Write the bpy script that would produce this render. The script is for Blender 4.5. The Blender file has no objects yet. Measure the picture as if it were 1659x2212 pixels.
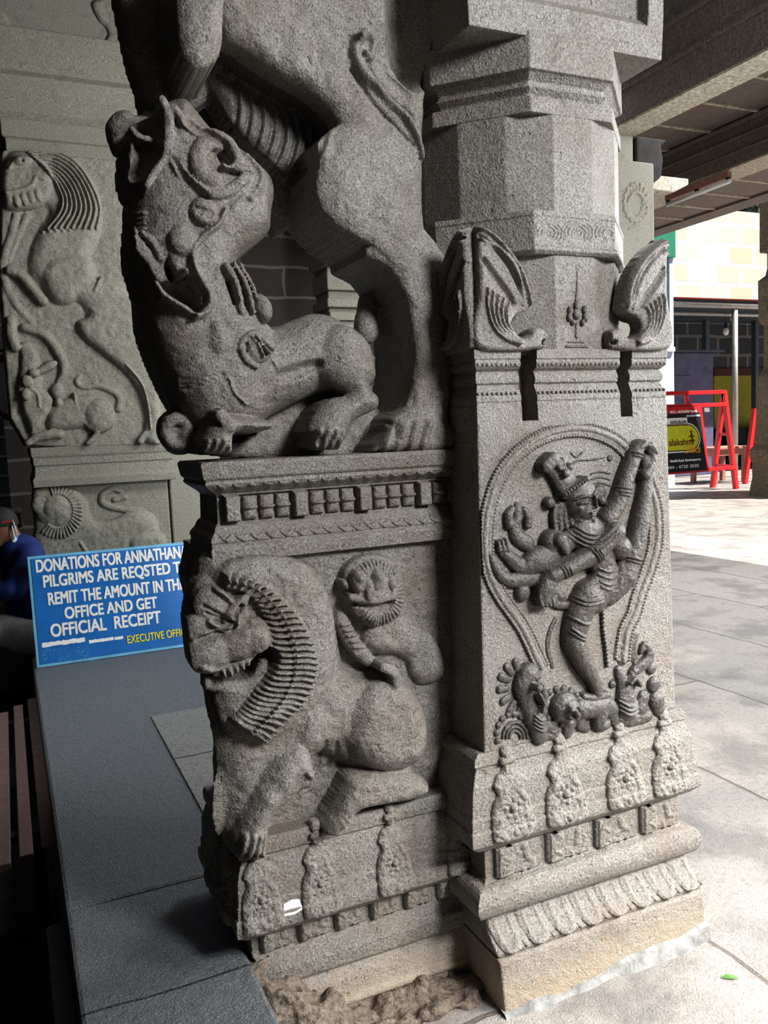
import bpy, bmesh, math, random
import numpy as np
import openvdb as vdb
from mathutils import Vector, Matrix
random.seed(7); rng = np.random.default_rng(7)
SC = bpy.context.scene
COL = SC.collection
# ---------------------------------------------------------------- camera solve
W, H = 1659, 2212
FPX = 1796.0
YAW, PIT, ROL = map(math.radians, (24.316, 5.691, -2.466))
CH = 1.45
FW = np.array([math.sin(YAW)*math.cos(PIT), math.cos(YAW)*math.cos(PIT), -math.sin(PIT)])
_r = np.array([math.cos(YAW), -math.sin(YAW), 0.0]); _u = np.cross(_r, FW)
RT = math.cos(ROL)*_r + math.sin(ROL)*_u
UP = -math.sin(ROL)*_r + math.cos(ROL)*_u
CAM = np.array([0, 0, CH])
def ray(x, y): return FW*FPX + RT*(x-W/2) - UP*(y-H/2)
def onY(x, y, Y): d = ray(x, y); return CAM + d*(Y/d[1])
def onX(x, y, X): d = ray(x, y); return CAM + d*(X/d[0])
def onZ(x, y, Z): d = ray(x, y); return CAM + d*((Z-CH)/d[2])
def zoom(ox, oy, s):
    def f(*pts):
        return [(ox+p[0]/s, oy+p[1]/s) + tuple(q/s for q in p[2:3]) for p in pts]
    return f
PXs = zoom(0, 0, 1)
ZA = zoom(220, 180, 2.2419); ZB = zoom(360, 920, 2.5136); ZC = zoom(380, 1600, 2.5136)
ZD = zoom(940, 1500, 2.3074); ZE = zoom(1000, 880, 2.9104); ZF = zoom(900, 420, 2.8603)
ZG = zoom(700, 0, 2.1269); ZL = zoom(0, 0, 2.9625); ZM = zoom(0, 600, 3.4563)
ZN = zoom(0, 1080, 3.53); ZR = zoom(1400, 540, 3.95); ZH = zoom(1300, 0, 3.95)

# ---------------------------------------------------------------- materials
def new_mat(name):
    m = bpy.data.materials.new(name); m.use_nodes = True
    nt = m.node_tree; b = nt.nodes['Principled BSDF']
    return m, nt, b
def nd(nt, t, **kw):
    n = nt.nodes.new(t)
    for k, v in kw.items():
        if k in n.inputs.keys(): n.inputs[k].default_value = v
        else: setattr(n, k, v)
    return n
def ramp(nt, fac, stops):
    r = nt.nodes.new('ShaderNodeValToRGB'); e = r.color_ramp.elements
    while len(e) < len(stops): e.new(0.5)
    for i, (p, c) in enumerate(stops):
        e[i].position = p
        e[i].color = (c[0], c[1], c[2], 1) if isinstance(c, (tuple, list)) else (c, c, c, 1)
    nt.links.new(fac, r.inputs[0]); return r.outputs[0]
def mix(nt, a, b, fac, mode='MIX'):
    n = nt.nodes.new('ShaderNodeMix'); n.data_type = 'RGBA'; n.blend_type = mode
    for s, v in ((n.inputs[0], fac), (n.inputs[6], a), (n.inputs[7], b)):
        if hasattr(v, 'is_linked'): nt.links.new(v, s)
        elif isinstance(v, (int, float)): s.default_value = v
        else: s.default_value = (*v, 1)
    return n.outputs[2]
def coords(nt):
    return nt.nodes.new('ShaderNodeNewGeometry').outputs['Position']
def noise(nt, co, scale, detail=4, rough=.55):
    n = nd(nt, 'ShaderNodeTexNoise', Scale=scale, Detail=detail, Roughness=rough)
    nt.links.new(co, n.inputs['Vector']); return n.outputs[0]
def granite(name, light, dark, stain=(.2, .15, .1), stain_amt=.35, grain=230, bump=.5, dist=.004, rough=(.42, .7), low_stain=None, pits=True):
    m, nt, b = new_mat(name); co = coords(nt)
    n1 = noise(nt, co, grain, 3, .7); n2 = noise(nt, co, grain*.28, 4, .6); n3 = noise(nt, co, 5, 5, .6); n4 = noise(nt, co, 14, 4, .65)
    base = mix(nt, dark, light, ramp(nt, n1, [(.32, 0.0), (.62, 1.0)]))
    base = mix(nt, base, mix(nt, dark, light, .45), ramp(nt, n2, [(.3, .75), (.6, 0.0)]))
    base = mix(nt, base, stain, ramp(nt, n3, [(.46, 0.0), (.72, stain_amt)]))
    base = mix(nt, base, tuple(c*.6 for c in dark), ramp(nt, n4, [(.58, 0.0), (.8, .5)]))
    if low_stain:
        z0, z1, col, amt = low_stain
        sx = nt.nodes.new('ShaderNodeSeparateXYZ'); nt.links.new(co, sx.inputs[0])
        ad = nt.nodes.new('ShaderNodeMath'); ad.operation = 'MULTIPLY_ADD'
        nt.links.new(n4, ad.inputs[0]); ad.inputs[1].default_value = .16; nt.links.new(sx.outputs[2], ad.inputs[2])
        mr = nd(nt, 'ShaderNodeMapRange'); nt.links.new(ad.outputs[0], mr.inputs[0])
        mr.inputs[1].default_value = z0; mr.inputs[2].default_value = z1; mr.inputs[3].default_value = amt; mr.inputs[4].default_value = 0
        base = mix(nt, base, mix(nt, col, light, ramp(nt, n2, [(.35, 0.0), (.7, .55)])), mr.outputs[0])
    nt.links.new(base, b.inputs['Base Color'])
    nt.links.new(ramp(nt, n2, [(.3, rough[0]), (.7, rough[1])]), b.inputs['Roughness'])
    hsum = nt.nodes.new('ShaderNodeMath'); hsum.operation = 'MULTIPLY_ADD'
    nt.links.new(n2, hsum.inputs[0]); hsum.inputs[1].default_value = 1.4; nt.links.new(n1, hsum.inputs[2])
    hout = hsum.outputs[0]
    if pits:
        n5 = noise(nt, co, 62, 2, .5)
        h2 = nt.nodes.new('ShaderNodeMath'); h2.operation = 'SUBTRACT'
        nt.links.new(hout, h2.inputs[0]); nt.links.new(ramp(nt, n5, [(.68, 0.0), (.76, 1.0)]), h2.inputs[1]); hout = h2.outputs[0]
    bp = nd(nt, 'ShaderNodeBump', Strength=bump, Distance=dist); nt.links.new(hout, bp.inputs['Height'])
    nt.links.new(bp.outputs[0], b.inputs['Normal'])
    b.inputs['Specular IOR Level'].default_value = .5
    return m
def plain(name, col, rough=.6, metal=0.0, var=.12, scale=12, bump=0.0, dirt=None):
    m, nt, b = new_mat(name); co = coords(nt)
    n = noise(nt, co, scale, 5, .6)
    c = mix(nt, tuple(x*(1-var) for x in col), tuple(min(1, x*(1+var)) for x in col), ramp(nt, n, [(.3, 0.0), (.7, 1.0)]))
    if dirt:
        c = mix(nt, c, dirt[0], ramp(nt, noise(nt, co, dirt[1], 5, .65), [(dirt[2], 0.0), (dirt[2]+.08, dirt[3])]))
    nt.links.new(c, b.inputs['Base Color']); b.inputs['Roughness'].default_value = rough; b.inputs['Metallic'].default_value = metal
    if bump:
        bp = nd(nt, 'ShaderNodeBump', Strength=bump, Distance=.003); nt.links.new(noise(nt, co, scale*4, 3), bp.inputs['Height']); nt.links.new(bp.outputs[0], b.inputs['Normal'])
    return m
def brick(name, c1, c2, mortar, w, h, msize=.03, plane='XZ', bump=.4, rough=.85, off=.5, stain=None, wob=.05, fleck=0.0):
    m, nt, b = new_mat(name); co = coords(nt)
    sx = nt.nodes.new('ShaderNodeSeparateXYZ'); nt.links.new(co, sx.inputs[0])
    cx = nt.nodes.new('ShaderNodeCombineXYZ')
    a, c = {'XZ': (0, 2), 'YZ': (1, 2), 'XY': (0, 1), 'YX': (1, 0)}[plane]
    nw = noise(nt, co, 3.0, 2)
    for k, i in enumerate((a, c)):
        ad = nt.nodes.new('ShaderNodeMath'); ad.operation = 'MULTIPLY_ADD'
        nt.links.new(nw, ad.inputs[0]); ad.inputs[1].default_value = wob; nt.links.new(sx.outputs[i], ad.inputs[2]); nt.links.new(ad.outputs[0], cx.inputs[k])
    t = nd(nt, 'ShaderNodeTexBrick'); t.offset = off
    nt.links.new(cx.outputs[0], t.inputs['Vector'])
    t.inputs['Scale'].default_value = 1; t.inputs['Brick Width'].default_value = w; t.inputs['Row Height'].default_value = h
    t.inputs['Mortar Size'].default_value = msize; t.inputs['Mortar Smooth'].default_value = .2; t.inputs['Bias'].default_value = 0
    t.inputs['Color1'].default_value = (*c1, 1); t.inputs['Color2'].default_value = (*c2, 1); t.inputs['Mortar'].default_value = (*mortar, 1)
    n2 = noise(nt, co, 40, 5, .7)
    c_ = mix(nt, t.outputs[0], (.02, .02, .02), ramp(nt, n2, [(.5, 0.0), (.75, .45)]))
    n6 = noise(nt, co, 160, 3, .7)
    c_ = mix(nt, c_, (.0, .0, .0), ramp(nt, n6, [(.3, .35), (.5, 0.0)]))
    c_ = mix(nt, c_, mix(nt, c_, (1, 1, 1), .35), ramp(nt, n6, [(.56, 0.0), (.68, fleck)]))
    if stain: c_ = mix(nt, c_, stain[0], ramp(nt, noise(nt, co, stain[1], 5, .6), [(stain[2], 0.0), (stain[2]+.15, stain[3])]))
    nt.links.new(c_, b.inputs['Base Color']); b.inputs['Roughness'].default_value = rough
    hs = nt.nodes.new('ShaderNodeMath'); hs.operation = 'MULTIPLY_ADD'
    nt.links.new(t.outputs[1], hs.inputs[0]); hs.inputs[1].default_value = -1.5
    h3 = nt.nodes.new('ShaderNodeMath'); h3.operation = 'MULTIPLY_ADD'
    nt.links.new(n6, h3.inputs[0]); h3.inputs[1].default_value = .5; nt.links.new(n2, h3.inputs[2]); nt.links.new(h3.outputs[0], hs.inputs[2])
    bp = nd(nt, 'ShaderNodeBump', Strength=bump, Distance=.008); nt.links.new(hs.outputs[0], bp.inputs['Height']); nt.links.new(bp.outputs[0], b.inputs['Normal'])
    return m
M = {}
M['stone'] = granite('dark_granite', (.335, .312, .280), (.066, .057, .048), (.13, .09, .06), .5, 200, .8, .005, (.33, .6), low_stain=(.05, .24, (.50, .38, .25), .72))
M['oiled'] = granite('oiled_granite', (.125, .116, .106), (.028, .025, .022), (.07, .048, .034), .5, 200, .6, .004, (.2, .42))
M['pale'] = granite('pale_granite', (.36, .345, .285), (.09, .088, .072), (.22, .19, .13), .3, 150, .35, .004, (.6, .85))
M['ceil'] = granite('ceiling_stone', (.25, .215, .19), (.09, .075, .066), (.16, .10, .085), .5, 60, .5, .006, (.8, .95))
M['rubble'] = granite('rubble_stone', (.26, .21, .16), (.05, .038, .03), (.14, .09, .055), .5, 90, .9, .008, (.6, .9))
M['cement'] = plain('grey_cement', (.235, .235, .225), .85, 0, .45, 26, .9)
M['floor'] = brick('floor_slabs', (.40, .365, .33), (.31, .29, .27), (.17, .145, .125), 1.7, .85, .008, 'YX', .7, .55, .37, stain=((.13, .125, .12), 2.6, .48, .6), wob=.07, fleck=.35)
M['plat'] = brick('platform_slabs', (.15, .162, .172), (.19, .196, .198), (.035, .035, .035), 3.4, 1.2, .004, 'YX', .9, .5, .45, fleck=.5)
M['plat2'] = brick('pale_platform_slab', (.27, .265, .25), (.21, .21, .205), (.04, .04, .04), 1.2, .9, .006, 'YX', .9, .5, .3, fleck=.5)
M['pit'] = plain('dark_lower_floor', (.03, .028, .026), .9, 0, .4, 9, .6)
M['wall_dark'] = brick('dark_block_wall', (.07, .055, .048), (.05, .042, .038), (.16, .15, .14), 1.0, .33, .018, 'XZ', .5, .9)
M['wall_block'] = brick('grey_block_wall', (.06, .062, .07), (.085, .085, .09), (.20, .2, .21), .75, .52, .045, 'XZ', .5, .9)
M['wall_sun'] = brick('sunlit_brick_wall', (.80, .78, .74), (.70, .62, .46), (.95, .95, .95), 1.1, .62, .07, 'XZ', .3, .9, .5, stain=((.62, .60, .56), 1.2, .55, .35))
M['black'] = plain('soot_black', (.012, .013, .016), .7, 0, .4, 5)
M['blue'] = plain('blue_paint', (.012, .155, .46), .42, 0, .14, 5, 0, dirt=((.10, .045, .02), 14, .72, .8))
M['bluelight'] = plain('pale_blue_paint', (.17, .46, .67), .5, 0, .15, 9, 0, dirt=((.12, .06, .03), 30, .66, .7))
M['white'] = plain('white_paint', (.86, .86, .84), .5, 0, .05, 20)
M['yellow'] = plain('yellow_paint', (.82, .68, .06), .5)
M['shirt'] = plain('navy_shirt', (.012, .028, .15), .8, 0, .3, 18, .3)
M['pants'] = plain('grey_trousers', (.38, .37, .36), .85, 0, .2, 14, .5)
M['skin'] = plain('brown_skin', (.19, .09, .055), .5, 0, .12, 30)
M['hair'] = plain('dark_hair', (.02, .017, .016), .7, 0, .4, 60, .6)
M['mask'] = plain('mask_cloth', (.5, .65, .75), .8)
M['redplastic'] = plain('red_plastic', (.5, .03, .04), .4)
M['slat'] = plain('brown_painted_slat', (.17, .11, .10), .6, 0, .2, 25, .2)
M['red'] = plain('red_metal', (.62, .025, .03), .4, 0, .12, 10)
M['board'] = plain('board_black', (.022, .022, .03), .4)
M['lime'] = plain('lime_print', (.62, .66, .04), .4)
M['maroon'] = plain('maroon_print', (.16, .02, .015), .4)
M['gold'] = plain('gold_print', (.85, .45, .04), .4)
M['galv'] = plain('galvanised_pipe', (.42, .41, .39), .45, .6, .15, 9)
M['purple'] = plain('purple_paint', (.12, .115, .20), .6, 0, .2, 4, 0, dirt=((.06, .05, .08), 3, .6, .5))
M['yellow_wall'] = plain('yellow_wall', (.30, .27, .03), .8, 0, .15, 4)
M['maroon_wall'] = plain('maroon_band', (.09, .03, .025), .8)
M['bluewall'] = plain('pale_blue_wall', (.55, .68, .88), .7, 0, .08, 3)
M['green'] = plain('green_paint', (.02, .22, .13), .6)
M['mesh'] = plain('wire_mesh', (.30, .27, .21), .6, .3)
M['wood'] = plain('pinkish_wood', (.36, .19, .15), .7, 0, .2, 12)
M['tin'] = plain('tin_sheet', (.12, .14, .17), .5, .5)
M['bulb'] = plain('bulb_glass', (.75, .78, .8), .15)
M['leaf'] = plain('green_leaf', (.10, .26, .05), .5)
M['cloth'] = plain('white_cloth', (.75, .76, .80), .9, 0, .15, 7, .4)
M['clothred'] = plain('rust_border', (.16, .04, .02), .9)
M['twig'] = plain('twig_leaves', (.13, .15, .12), .9)
M['beamlit'] = granite('pale_lit_stone', (.66, .60, .49), (.16, .14, .11), (.3, .26, .2), .3, 40, .4, .006, (.8, .95))  # pale tone carries the floor's bounce light painted on the beam undersides

# ---------------------------------------------------------------- object helpers
def link(name, me, mat=None, parent=None, smooth=False):
    o = bpy.data.objects.new(name, me); COL.objects.link(o)
    if mat is not None: me.materials.append(M[mat] if isinstance(mat, str) else mat)
    if parent is not None:
        o.parent = parent
        par = parent; off = Vector((0, 0, 0))
        while par is not None: off += par.location; par = par.parent
        o.location = -off
    if smooth: me.polygons.foreach_set('use_smooth', [True]*len(me.polygons))
    return o
def empty(name, loc, label, cat, group=None, kind='thing'):
    o = bpy.data.objects.new(name, None); COL.objects.link(o); o.location = loc; o.empty_display_size = .1
    return tag(o, label, cat, group, kind)
def tag(o, label=None, cat=None, group=None, kind=None):
    if label: o['label'] = label
    if cat: o['category'] = cat
    if group: o['group'] = group
    if kind: o['kind'] = kind
    return o
def mesh(name, verts, faces):
    me = bpy.data.meshes.new(name); me.from_pydata([tuple(v) for v in verts], [], [tuple(f) for f in faces]); me.update(); return me
def np_mesh(name, v, quads, tris=None):
    me = bpy.data.meshes.new(name)
    nv, nq = len(v), len(quads); nt_ = 0 if tris is None else len(tris)
    me.vertices.add(nv); me.vertices.foreach_set('co', np.ascontiguousarray(v, np.float32).ravel())
    loops = np.ascontiguousarray(quads, np.int32).ravel()
    starts = np.arange(nq, dtype=np.int32)*4
    if nt_:
        loops = np.concatenate([loops, np.ascontiguousarray(tris, np.int32).ravel()]); starts = np.concatenate([starts, nq*4+np.arange(nt_, dtype=np.int32)*3])
    me.loops.add(len(loops)); me.loops.foreach_set('vertex_index', loops)
    me.polygons.add(nq+nt_); me.polygons.foreach_set('loop_start', starts)
    me.update(calc_edges=True); me.validate(); return me
class MB:
    def __init__(s): s.v = []; s.f = []
    def box(s, x0, x1, y0, y1, z0, z1):
        b = len(s.v); s.v += [(x, y, z) for x in (x0, x1) for y in (y0, y1) for z in (z0, z1)]
        s.f += [tuple(b+i for i in q) for q in ((0, 1, 3, 2), (4, 6, 7, 5), (0, 4, 5, 1), (2, 3, 7, 6), (0, 2, 6, 4), (1, 5, 7, 3))]; return s
    def bar(s, a, c, w, t=None, up=(0, 0, 1)):
        t = t or w; a = Vector(a); c = Vector(c); d = (c-a).normalized(); u = Vector(up)
        if abs(d.dot(u)) > .95: u = Vector((0, 1, 0))
        x = d.cross(u).normalized()*w/2; y = x.cross(d).normalized()*t/2
        b = len(s.v)
        for p in (a, c): s.v += [tuple(p+x+y), tuple(p-x+y), tuple(p-x-y), tuple(p+x-y)]
        s.f += [tuple(b+i for i in q) for q in ((0, 1, 2, 3), (7, 6, 5, 4), (0, 4, 5, 1), (1, 5, 6, 2), (2, 6, 7, 3), (3, 7, 4, 0))]; return s
    def tube(s, pts, r, n=10):
        pts = [Vector(p) for p in pts]; rs = r if isinstance(r, (list, tuple)) else [r]*len(pts)
        b0 = len(s.v)
        for i, p in enumerate(pts):
            d = (pts[min(i+1, len(pts)-1)]-pts[max(i-1, 0)]).normalized()
            u = Vector((0, 0, 1)) if abs(d.z) < .9 else Vector((1, 0, 0))
            x = d.cross(u).normalized(); y = x.cross(d).normalized()
            for k in range(n):
                a = 2*math.pi*k/n; s.v.append(tuple(p+(x*math.cos(a)+y*math.sin(a))*rs[i]))
        for i in range(len(pts)-1):
            for k in range(n):
                a, c = b0+i*n+k, b0+i*n+(k+1) % n; s.f.append((a, c, c+n, a+n))
        s.f.append(tuple(b0+k for k in range(n))); s.f.append(tuple(b0+(len(pts)-1)*n+k for k in reversed(range(n)))); return s
    def ball(s, c, r, nu=12, nv=8):
        r = r if isinstance(r, tuple) else (r, r, r); b = len(s.v)
        for j in range(1, nv):
            t = math.pi*j/nv
            for i in range(nu):
                a = 2*math.pi*i/nu; s.v.append((c[0]+r[0]*math.sin(t)*math.cos(a), c[1]+r[1]*math.sin(t)*math.sin(a), c[2]+r[2]*math.cos(t)))
        s.v += [(c[0], c[1], c[2]+r[2]), (c[0], c[1], c[2]-r[2])]; T = len(s.v)-2
        for j in range(nv-2):
            for i in range(nu):
                a, e = b+j*nu+i, b+j*nu+(i+1) % nu; s.f.append((a, a+nu, e+nu, e))
        for i in range(nu):
            s.f.append((T, b+i, b+(i+1) % nu)); s.f.append((T+1, b+(nv-2)*nu+(i+1) % nu, b+(nv-2)*nu+i))
        return s
    def prism(s, pts, y0, y1):            # polygon in X,Z extruded along Y
        b = len(s.v); n = len(pts); s.v += [(p[0], y0, p[1]) for p in pts]+[(p[0], y1, p[1]) for p in pts]
        s.f.append(tuple(range(b, b+n))); s.f.append(tuple(reversed(range(b+n, b+2*n))))
        for i in range(n): s.f.append((b+i, b+n+i, b+n+(i+1) % n, b+(i+1) % n))
        return s
    def build(s, name, mat, parent=None, bevel=0, smooth=False):
        me = mesh(name, s.v, s.f)
        bm = bmesh.new(); bm.from_mesh(me); bmesh.ops.recalc_face_normals(bm, faces=bm.faces); bm.to_mesh(me); bm.free()
        o = link(name, me, mat, parent, smooth)
        if bevel:
            md = o.modifiers.new('bevel', 'BEVEL'); md.width = bevel; md.segments = 2; md.limit_method = 'ANGLE'; md.angle_limit = .6
        return o
def loft(name, levels, mat, parent, bevel=.004, caps=True):
    """levels: [(z, [(x,y)...])] with the same number of plan points."""
    n = len(levels[0][1]); v = []; f = []
    for z, pl in levels: v += [(p[0], p[1], z) for p in pl]
    for i in range(len(levels)-1):
        for k in range(n):
            a, c = i*n+k, i*n+(k+1) % n; f.append((a, c, c+n, a+n))
    if caps: f.append(tuple(reversed(range(n)))); f.append(tuple(range((len(levels)-1)*n, len(levels)*n)))
    me = mesh(name, v, f)
    bm = bmesh.new(); bm.from_mesh(me); bmesh.ops.recalc_face_normals(bm, faces=bm.faces)
    if caps: bmesh.ops.triangulate(bm, faces=[q for q in bm.faces if len(q.verts) > 4])
    bm.to_mesh(me); bm.free()
    o = link(name, me, mat, parent)
    if bevel:
        md = o.modifiers.new('bevel', 'BEVEL'); md.width = bevel; md.segments = 2; md.limit_method = 'ANGLE'; md.angle_limit = .35
    return o
def rect(x0, x1, y0, y1): return [(x0, y0), (x1, y0), (x1, y1), (x0, y1)]

# ---------------------------------------------------------------- carving tools
def upsample(a, n, axis):
    m = a.shape[axis]; t = np.linspace(0, m-1.001, n); i = t.astype(int); f = (t-i).astype(np.float32)
    f = f*f*(3-2*f); sh = [1]*a.ndim; sh[axis] = n; f = f.reshape(sh)
    return np.take(a, i, axis)*(1-f)+np.take(a, i+1, axis)*f
def vnoise(shape, cells, step):
    k = [max(2, int(s*step/cells)+2) for s in shape]
    a = rng.random(k).astype(np.float32)-.5
    for ax in range(len(shape)): a = upsample(a, shape[ax], ax)
    return a
def curve(pts, closed=True, sub=5):
    P = np.array([p[:2] for p in pts], float); n = len(P); out = []
    R_ = np.array([p[2] if len(p) > 2 else 0 for p in pts], float)
    for i in range(n if closed else n-1):
        g = (lambda j: P[j % n]) if closed else (lambda j: P[min(max(j, 0), n-1)])
        p0, p1, p2, p3 = g(i-1), g(i), g(i+1), g(i+2); r1, r2 = R_[i], R_[(i+1) % n]
        for k in range(sub):
            t = k/sub
            q = .5*((2*p1)+(-p0+p2)*t+(2*p0-5*p1+4*p2-p3)*t*t+(-p0+3*p1-3*p2+p3)*t**3)
            out.append((q[0], q[1], r1+(r2-r1)*t))
    if not closed: out.append((P[-1][0], P[-1][1], R_[-1]))
    return out
class HF:
    """a carved surface: height h above the plane Y (towards -Y), sampled over X,Z"""
    def __init__(s, Y, x0, x1, z0, z1, step, base=-1.0):
        s.Y = Y; s.step = step
        s.xs = np.arange(x0, x1+step*.5, step); s.zs = np.arange(z0, z1+step*.5, step)
        s.X, s.Z = np.meshgrid(s.xs, s.zs, indexing='ij')
        s.h = np.full(s.X.shape, base, np.float32); s.d2 = np.full(s.X.shape, 9.0, np.float32); s.yc = Y
    def cv(s, pts):
        out = []
        for p in pts:
            q = onY(p[0], p[1], s.yc); r = 0
            if len(p) > 2:
                e = onY(p[0], p[1]+1, s.yc); f = onY(p[0]+1, p[1], s.yc)
                r = p[2]*.5*(np.linalg.norm(e-q)+np.linalg.norm(f-q))
            out.append((q[0], q[2], r))
        return out
    def win(s, P, pad):
        a = np.array([p[:2] for p in P]); lo = a.min(0)-pad; hi = a.max(0)+pad
        i0, i1 = np.searchsorted(s.xs, [lo[0], hi[0]]); j0, j1 = np.searchsorted(s.zs, [lo[1], hi[1]])
        return slice(i0, max(i1, i0)), slice(j0, max(j1, j0))
    def sdpoly(s, P, sl):
        X, Z = s.X[sl], s.Z[sl]; d = np.full(X.shape, 1e9); inside = np.zeros(X.shape, bool); n = len(P)
        for i in range(n):
            ax, az = P[i][:2]; bx, bz = P[(i+1) % n][:2]; ex, ez = bx-ax, bz-az; L = ex*ex+ez*ez
            if L < 1e-14: continue
            t = np.clip(((X-ax)*ex+(Z-az)*ez)/L, 0, 1)
            d = np.minimum(d, (X-ax-t*ex)**2+(Z-az-t*ez)**2)
            if az != bz:
                c = ((az > Z) != (bz > Z)) & (X < (bx-ax)*(Z-az)/(bz-az)+ax); inside ^= c
        d = np.sqrt(d); return np.where(inside, d, -d)
    def smax(s, sl, new, k):
        a = s.h[sl]
        if k <= 0: s.h[sl] = np.maximum(a, new); return
        q = np.clip(.5+.5*(new-a)/k, 0, 1); s.h[sl] = np.where(a < -.5, new, np.where(new < -.5, a, a+(new-a)*q+k*q*(1-q)))
    def poly(s, pts, Hh, w=.05, a=0.0, k=.006, smooth=True, solid=True, world=False):
        P = pts if world else s.cv(pts)
        if smooth: P = curve(P)
        sl = s.win(P, .06); d = s.sdpoly(P, sl)
        if solid: s.d2[sl] = np.minimum(s.d2[sl], -d)
        t = np.clip(d/w, 0, 1); new = np.where(d > 0, Hh*(a+(1-a)*np.sqrt(np.maximum(0, 1-(1-t)**2))), -1.0)
        s.smax(sl, new, k); return s
    def seg(s, P, closed=False):
        if closed: P = P+[P[0]]
        sl = s.win(P, max(p[2] for p in P)*1.1+s.step*2); X, Z = s.X[sl], s.Z[sl]
        best = np.full(X.shape, 1e9); q = np.zeros(X.shape)
        for (ax, az, ar), (bx, bz, br) in zip(P[:-1], P[1:]):
            ex, ez = bx-ax, bz-az; L = ex*ex+ez*ez+1e-12
            t = np.clip(((X-ax)*ex+(Z-az)*ez)/L, 0, 1); r = ar+(br-ar)*t
            u = np.sqrt((X-ax-t*ex)**2+(Z-az-t*ez)**2)/np.maximum(r, 1e-5)
            m = u < best; best = np.where(m, u, best); q = np.where(m, r, q)
        return sl, best, q
    def tube(s, pts, sq=1.0, lift=0.0, k=.003, smooth=True, solid=False):
        P = s.cv(pts)
        if len(P) == 1: P = P+[(P[0][0]+1e-4, P[0][1], P[0][2])]
        elif smooth: P = curve(P, False, 4)
        sl, u, r = s.seg(P)
        new = np.where(u < 1, lift+sq*r*np.sqrt(np.maximum(0, 1-u*u)), -1.0)
        s.smax(sl, new, k)
        if solid: s.d2[sl] = np.minimum(s.d2[sl], (u-1)*r)
        return s
    def add(s, pts, amp, smooth=True, closed=False):
        P = s.cv(pts)
        if len(P) == 1: P = P+[(P[0][0]+1e-4, P[0][1], P[0][2])]
        elif smooth: P = curve(P, closed, 4)
        sl, u, r = s.seg(P, closed)
        s.h[sl] += np.where((u < 1) & (s.h[sl] > -.5), amp*(1-np.minimum(u, 1)**2)**1.5, 0); return s
    def beads(s, pts, r, gap, amp, lift=None):
        P = curve(s.cv(pts), False, 8); a = np.array([p[:2] for p in P]); L = np.r_[0, np.cumsum(np.linalg.norm(np.diff(a, axis=0), axis=1))]
        for t in np.arange(0, L[-1], gap):
            x, z = np.interp(t, L, a[:, 0]), np.interp(t, L, a[:, 1])
            sl = s.win([(x, z)], r*1.2); u = np.sqrt((s.X[sl]-x)**2+(s.Z[sl]-z)**2)/r
            dome = np.sqrt(np.maximum(0, 1-u*u))
            if lift is None: s.h[sl] += np.where((u < 1) & (s.h[sl] > -.5), amp*dome, 0)
            else: s.h[sl] = np.maximum(s.h[sl], np.where(u < 1, lift+amp*dome, -1))
        return s
    def ell(s, c, rx, rz, ang, Hh, lift=0.0, k=.004, unit='px', solid=False):
        q = s.cv([(c[0], c[1], rx), (c[0], c[1], rz)]); x, z, rx = q[0]; rz = q[1][2]; R_ = max(rx, rz)
        sl = s.win([(x, z)], R_*1.1); ca, sa = math.cos(ang), math.sin(ang); dx, dz = s.X[sl]-x, s.Z[sl]-z
        u = np.sqrt(((dx*ca+dz*sa)/rx)**2+((-dx*sa+dz*ca)/rz)**2)
        s.smax(sl, np.where(u < 1, lift+Hh*np.sqrt(np.maximum(0, 1-u*u)), -1.0), k)
        if solid: s.d2[sl] = np.minimum(s.d2[sl], (u-1)*min(rx, rz))
        return s
    def rough(s, amp, cells):
        s.h += np.where(s.h > -.5, amp*vnoise(s.h.shape, cells, s.step), 0); return s
    def surf(s, name, mat, parent, yfun=None, back=.006, smooth=True):
        """mesh of the cells with h>0; the rim dives behind the plane"""
        h = s.h; on = h > 0
        cell = on[:-1, :-1] | on[1:, :-1] | on[:-1, 1:] | on[1:, 1:]
        hh = np.where(h > 0, h, -back); Yb = s.Y if yfun is None else yfun(s.Z)
        v = np.stack([s.X, Yb-hh, s.Z], -1).reshape(-1, 3); ny = s.X.shape[1]
        i, j = np.nonzero(cell); a = i*ny+j; q = np.stack([a, a+ny, a+ny+1, a+1], -1)
        used = np.unique(q); mp = np.full(len(v), -1); mp[used] = np.arange(len(used))
        return link(name, np_mesh(name, v[used], mp[q]), mat, parent, smooth)
    def solid(s, name, mat, parent, Yb, y0, extra=(), amp=.003, smooth=True, cut=None):
        """closed volume between the carved front and the back plane Yb, joined with extra ellipsoids/capsules"""
        st = s.step; ys = np.arange(y0, Yb+st*3, st)
        X, Yg, Z = s.xs[:, None, None].astype(np.float32), ys[None, :, None].astype(np.float32), s.zs[None, None, :].astype(np.float32)
        yf = (Yb-np.where(s.h < -.5, 0, s.h)).astype(np.float32)[:, None, :]
        F = np.maximum(np.maximum(yf-Yg, Yg-Yb), s.d2[:, None, :])
        for e in extra: F = smin(F, e(X, Yg, Z), .012)
        if cut: F = np.maximum(F, cut(X, Yg, Z))
        F = F+amp*vnoise(F.shape, .035, st)+amp*.5*vnoise(F.shape, .014, st)
        F[0] = F[-1] = st; F[:, 0] = F[:, -1] = st; F[:, :, 0] = F[:, :, -1] = st
        return vol(name, F, (s.xs[0], ys[0], s.zs[0]), st, mat, parent, smooth)
def smin(a, b, k):
    h = np.maximum(k-np.abs(a-b), 0)/k; return np.minimum(a, b)-h*h*k*.25
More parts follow.
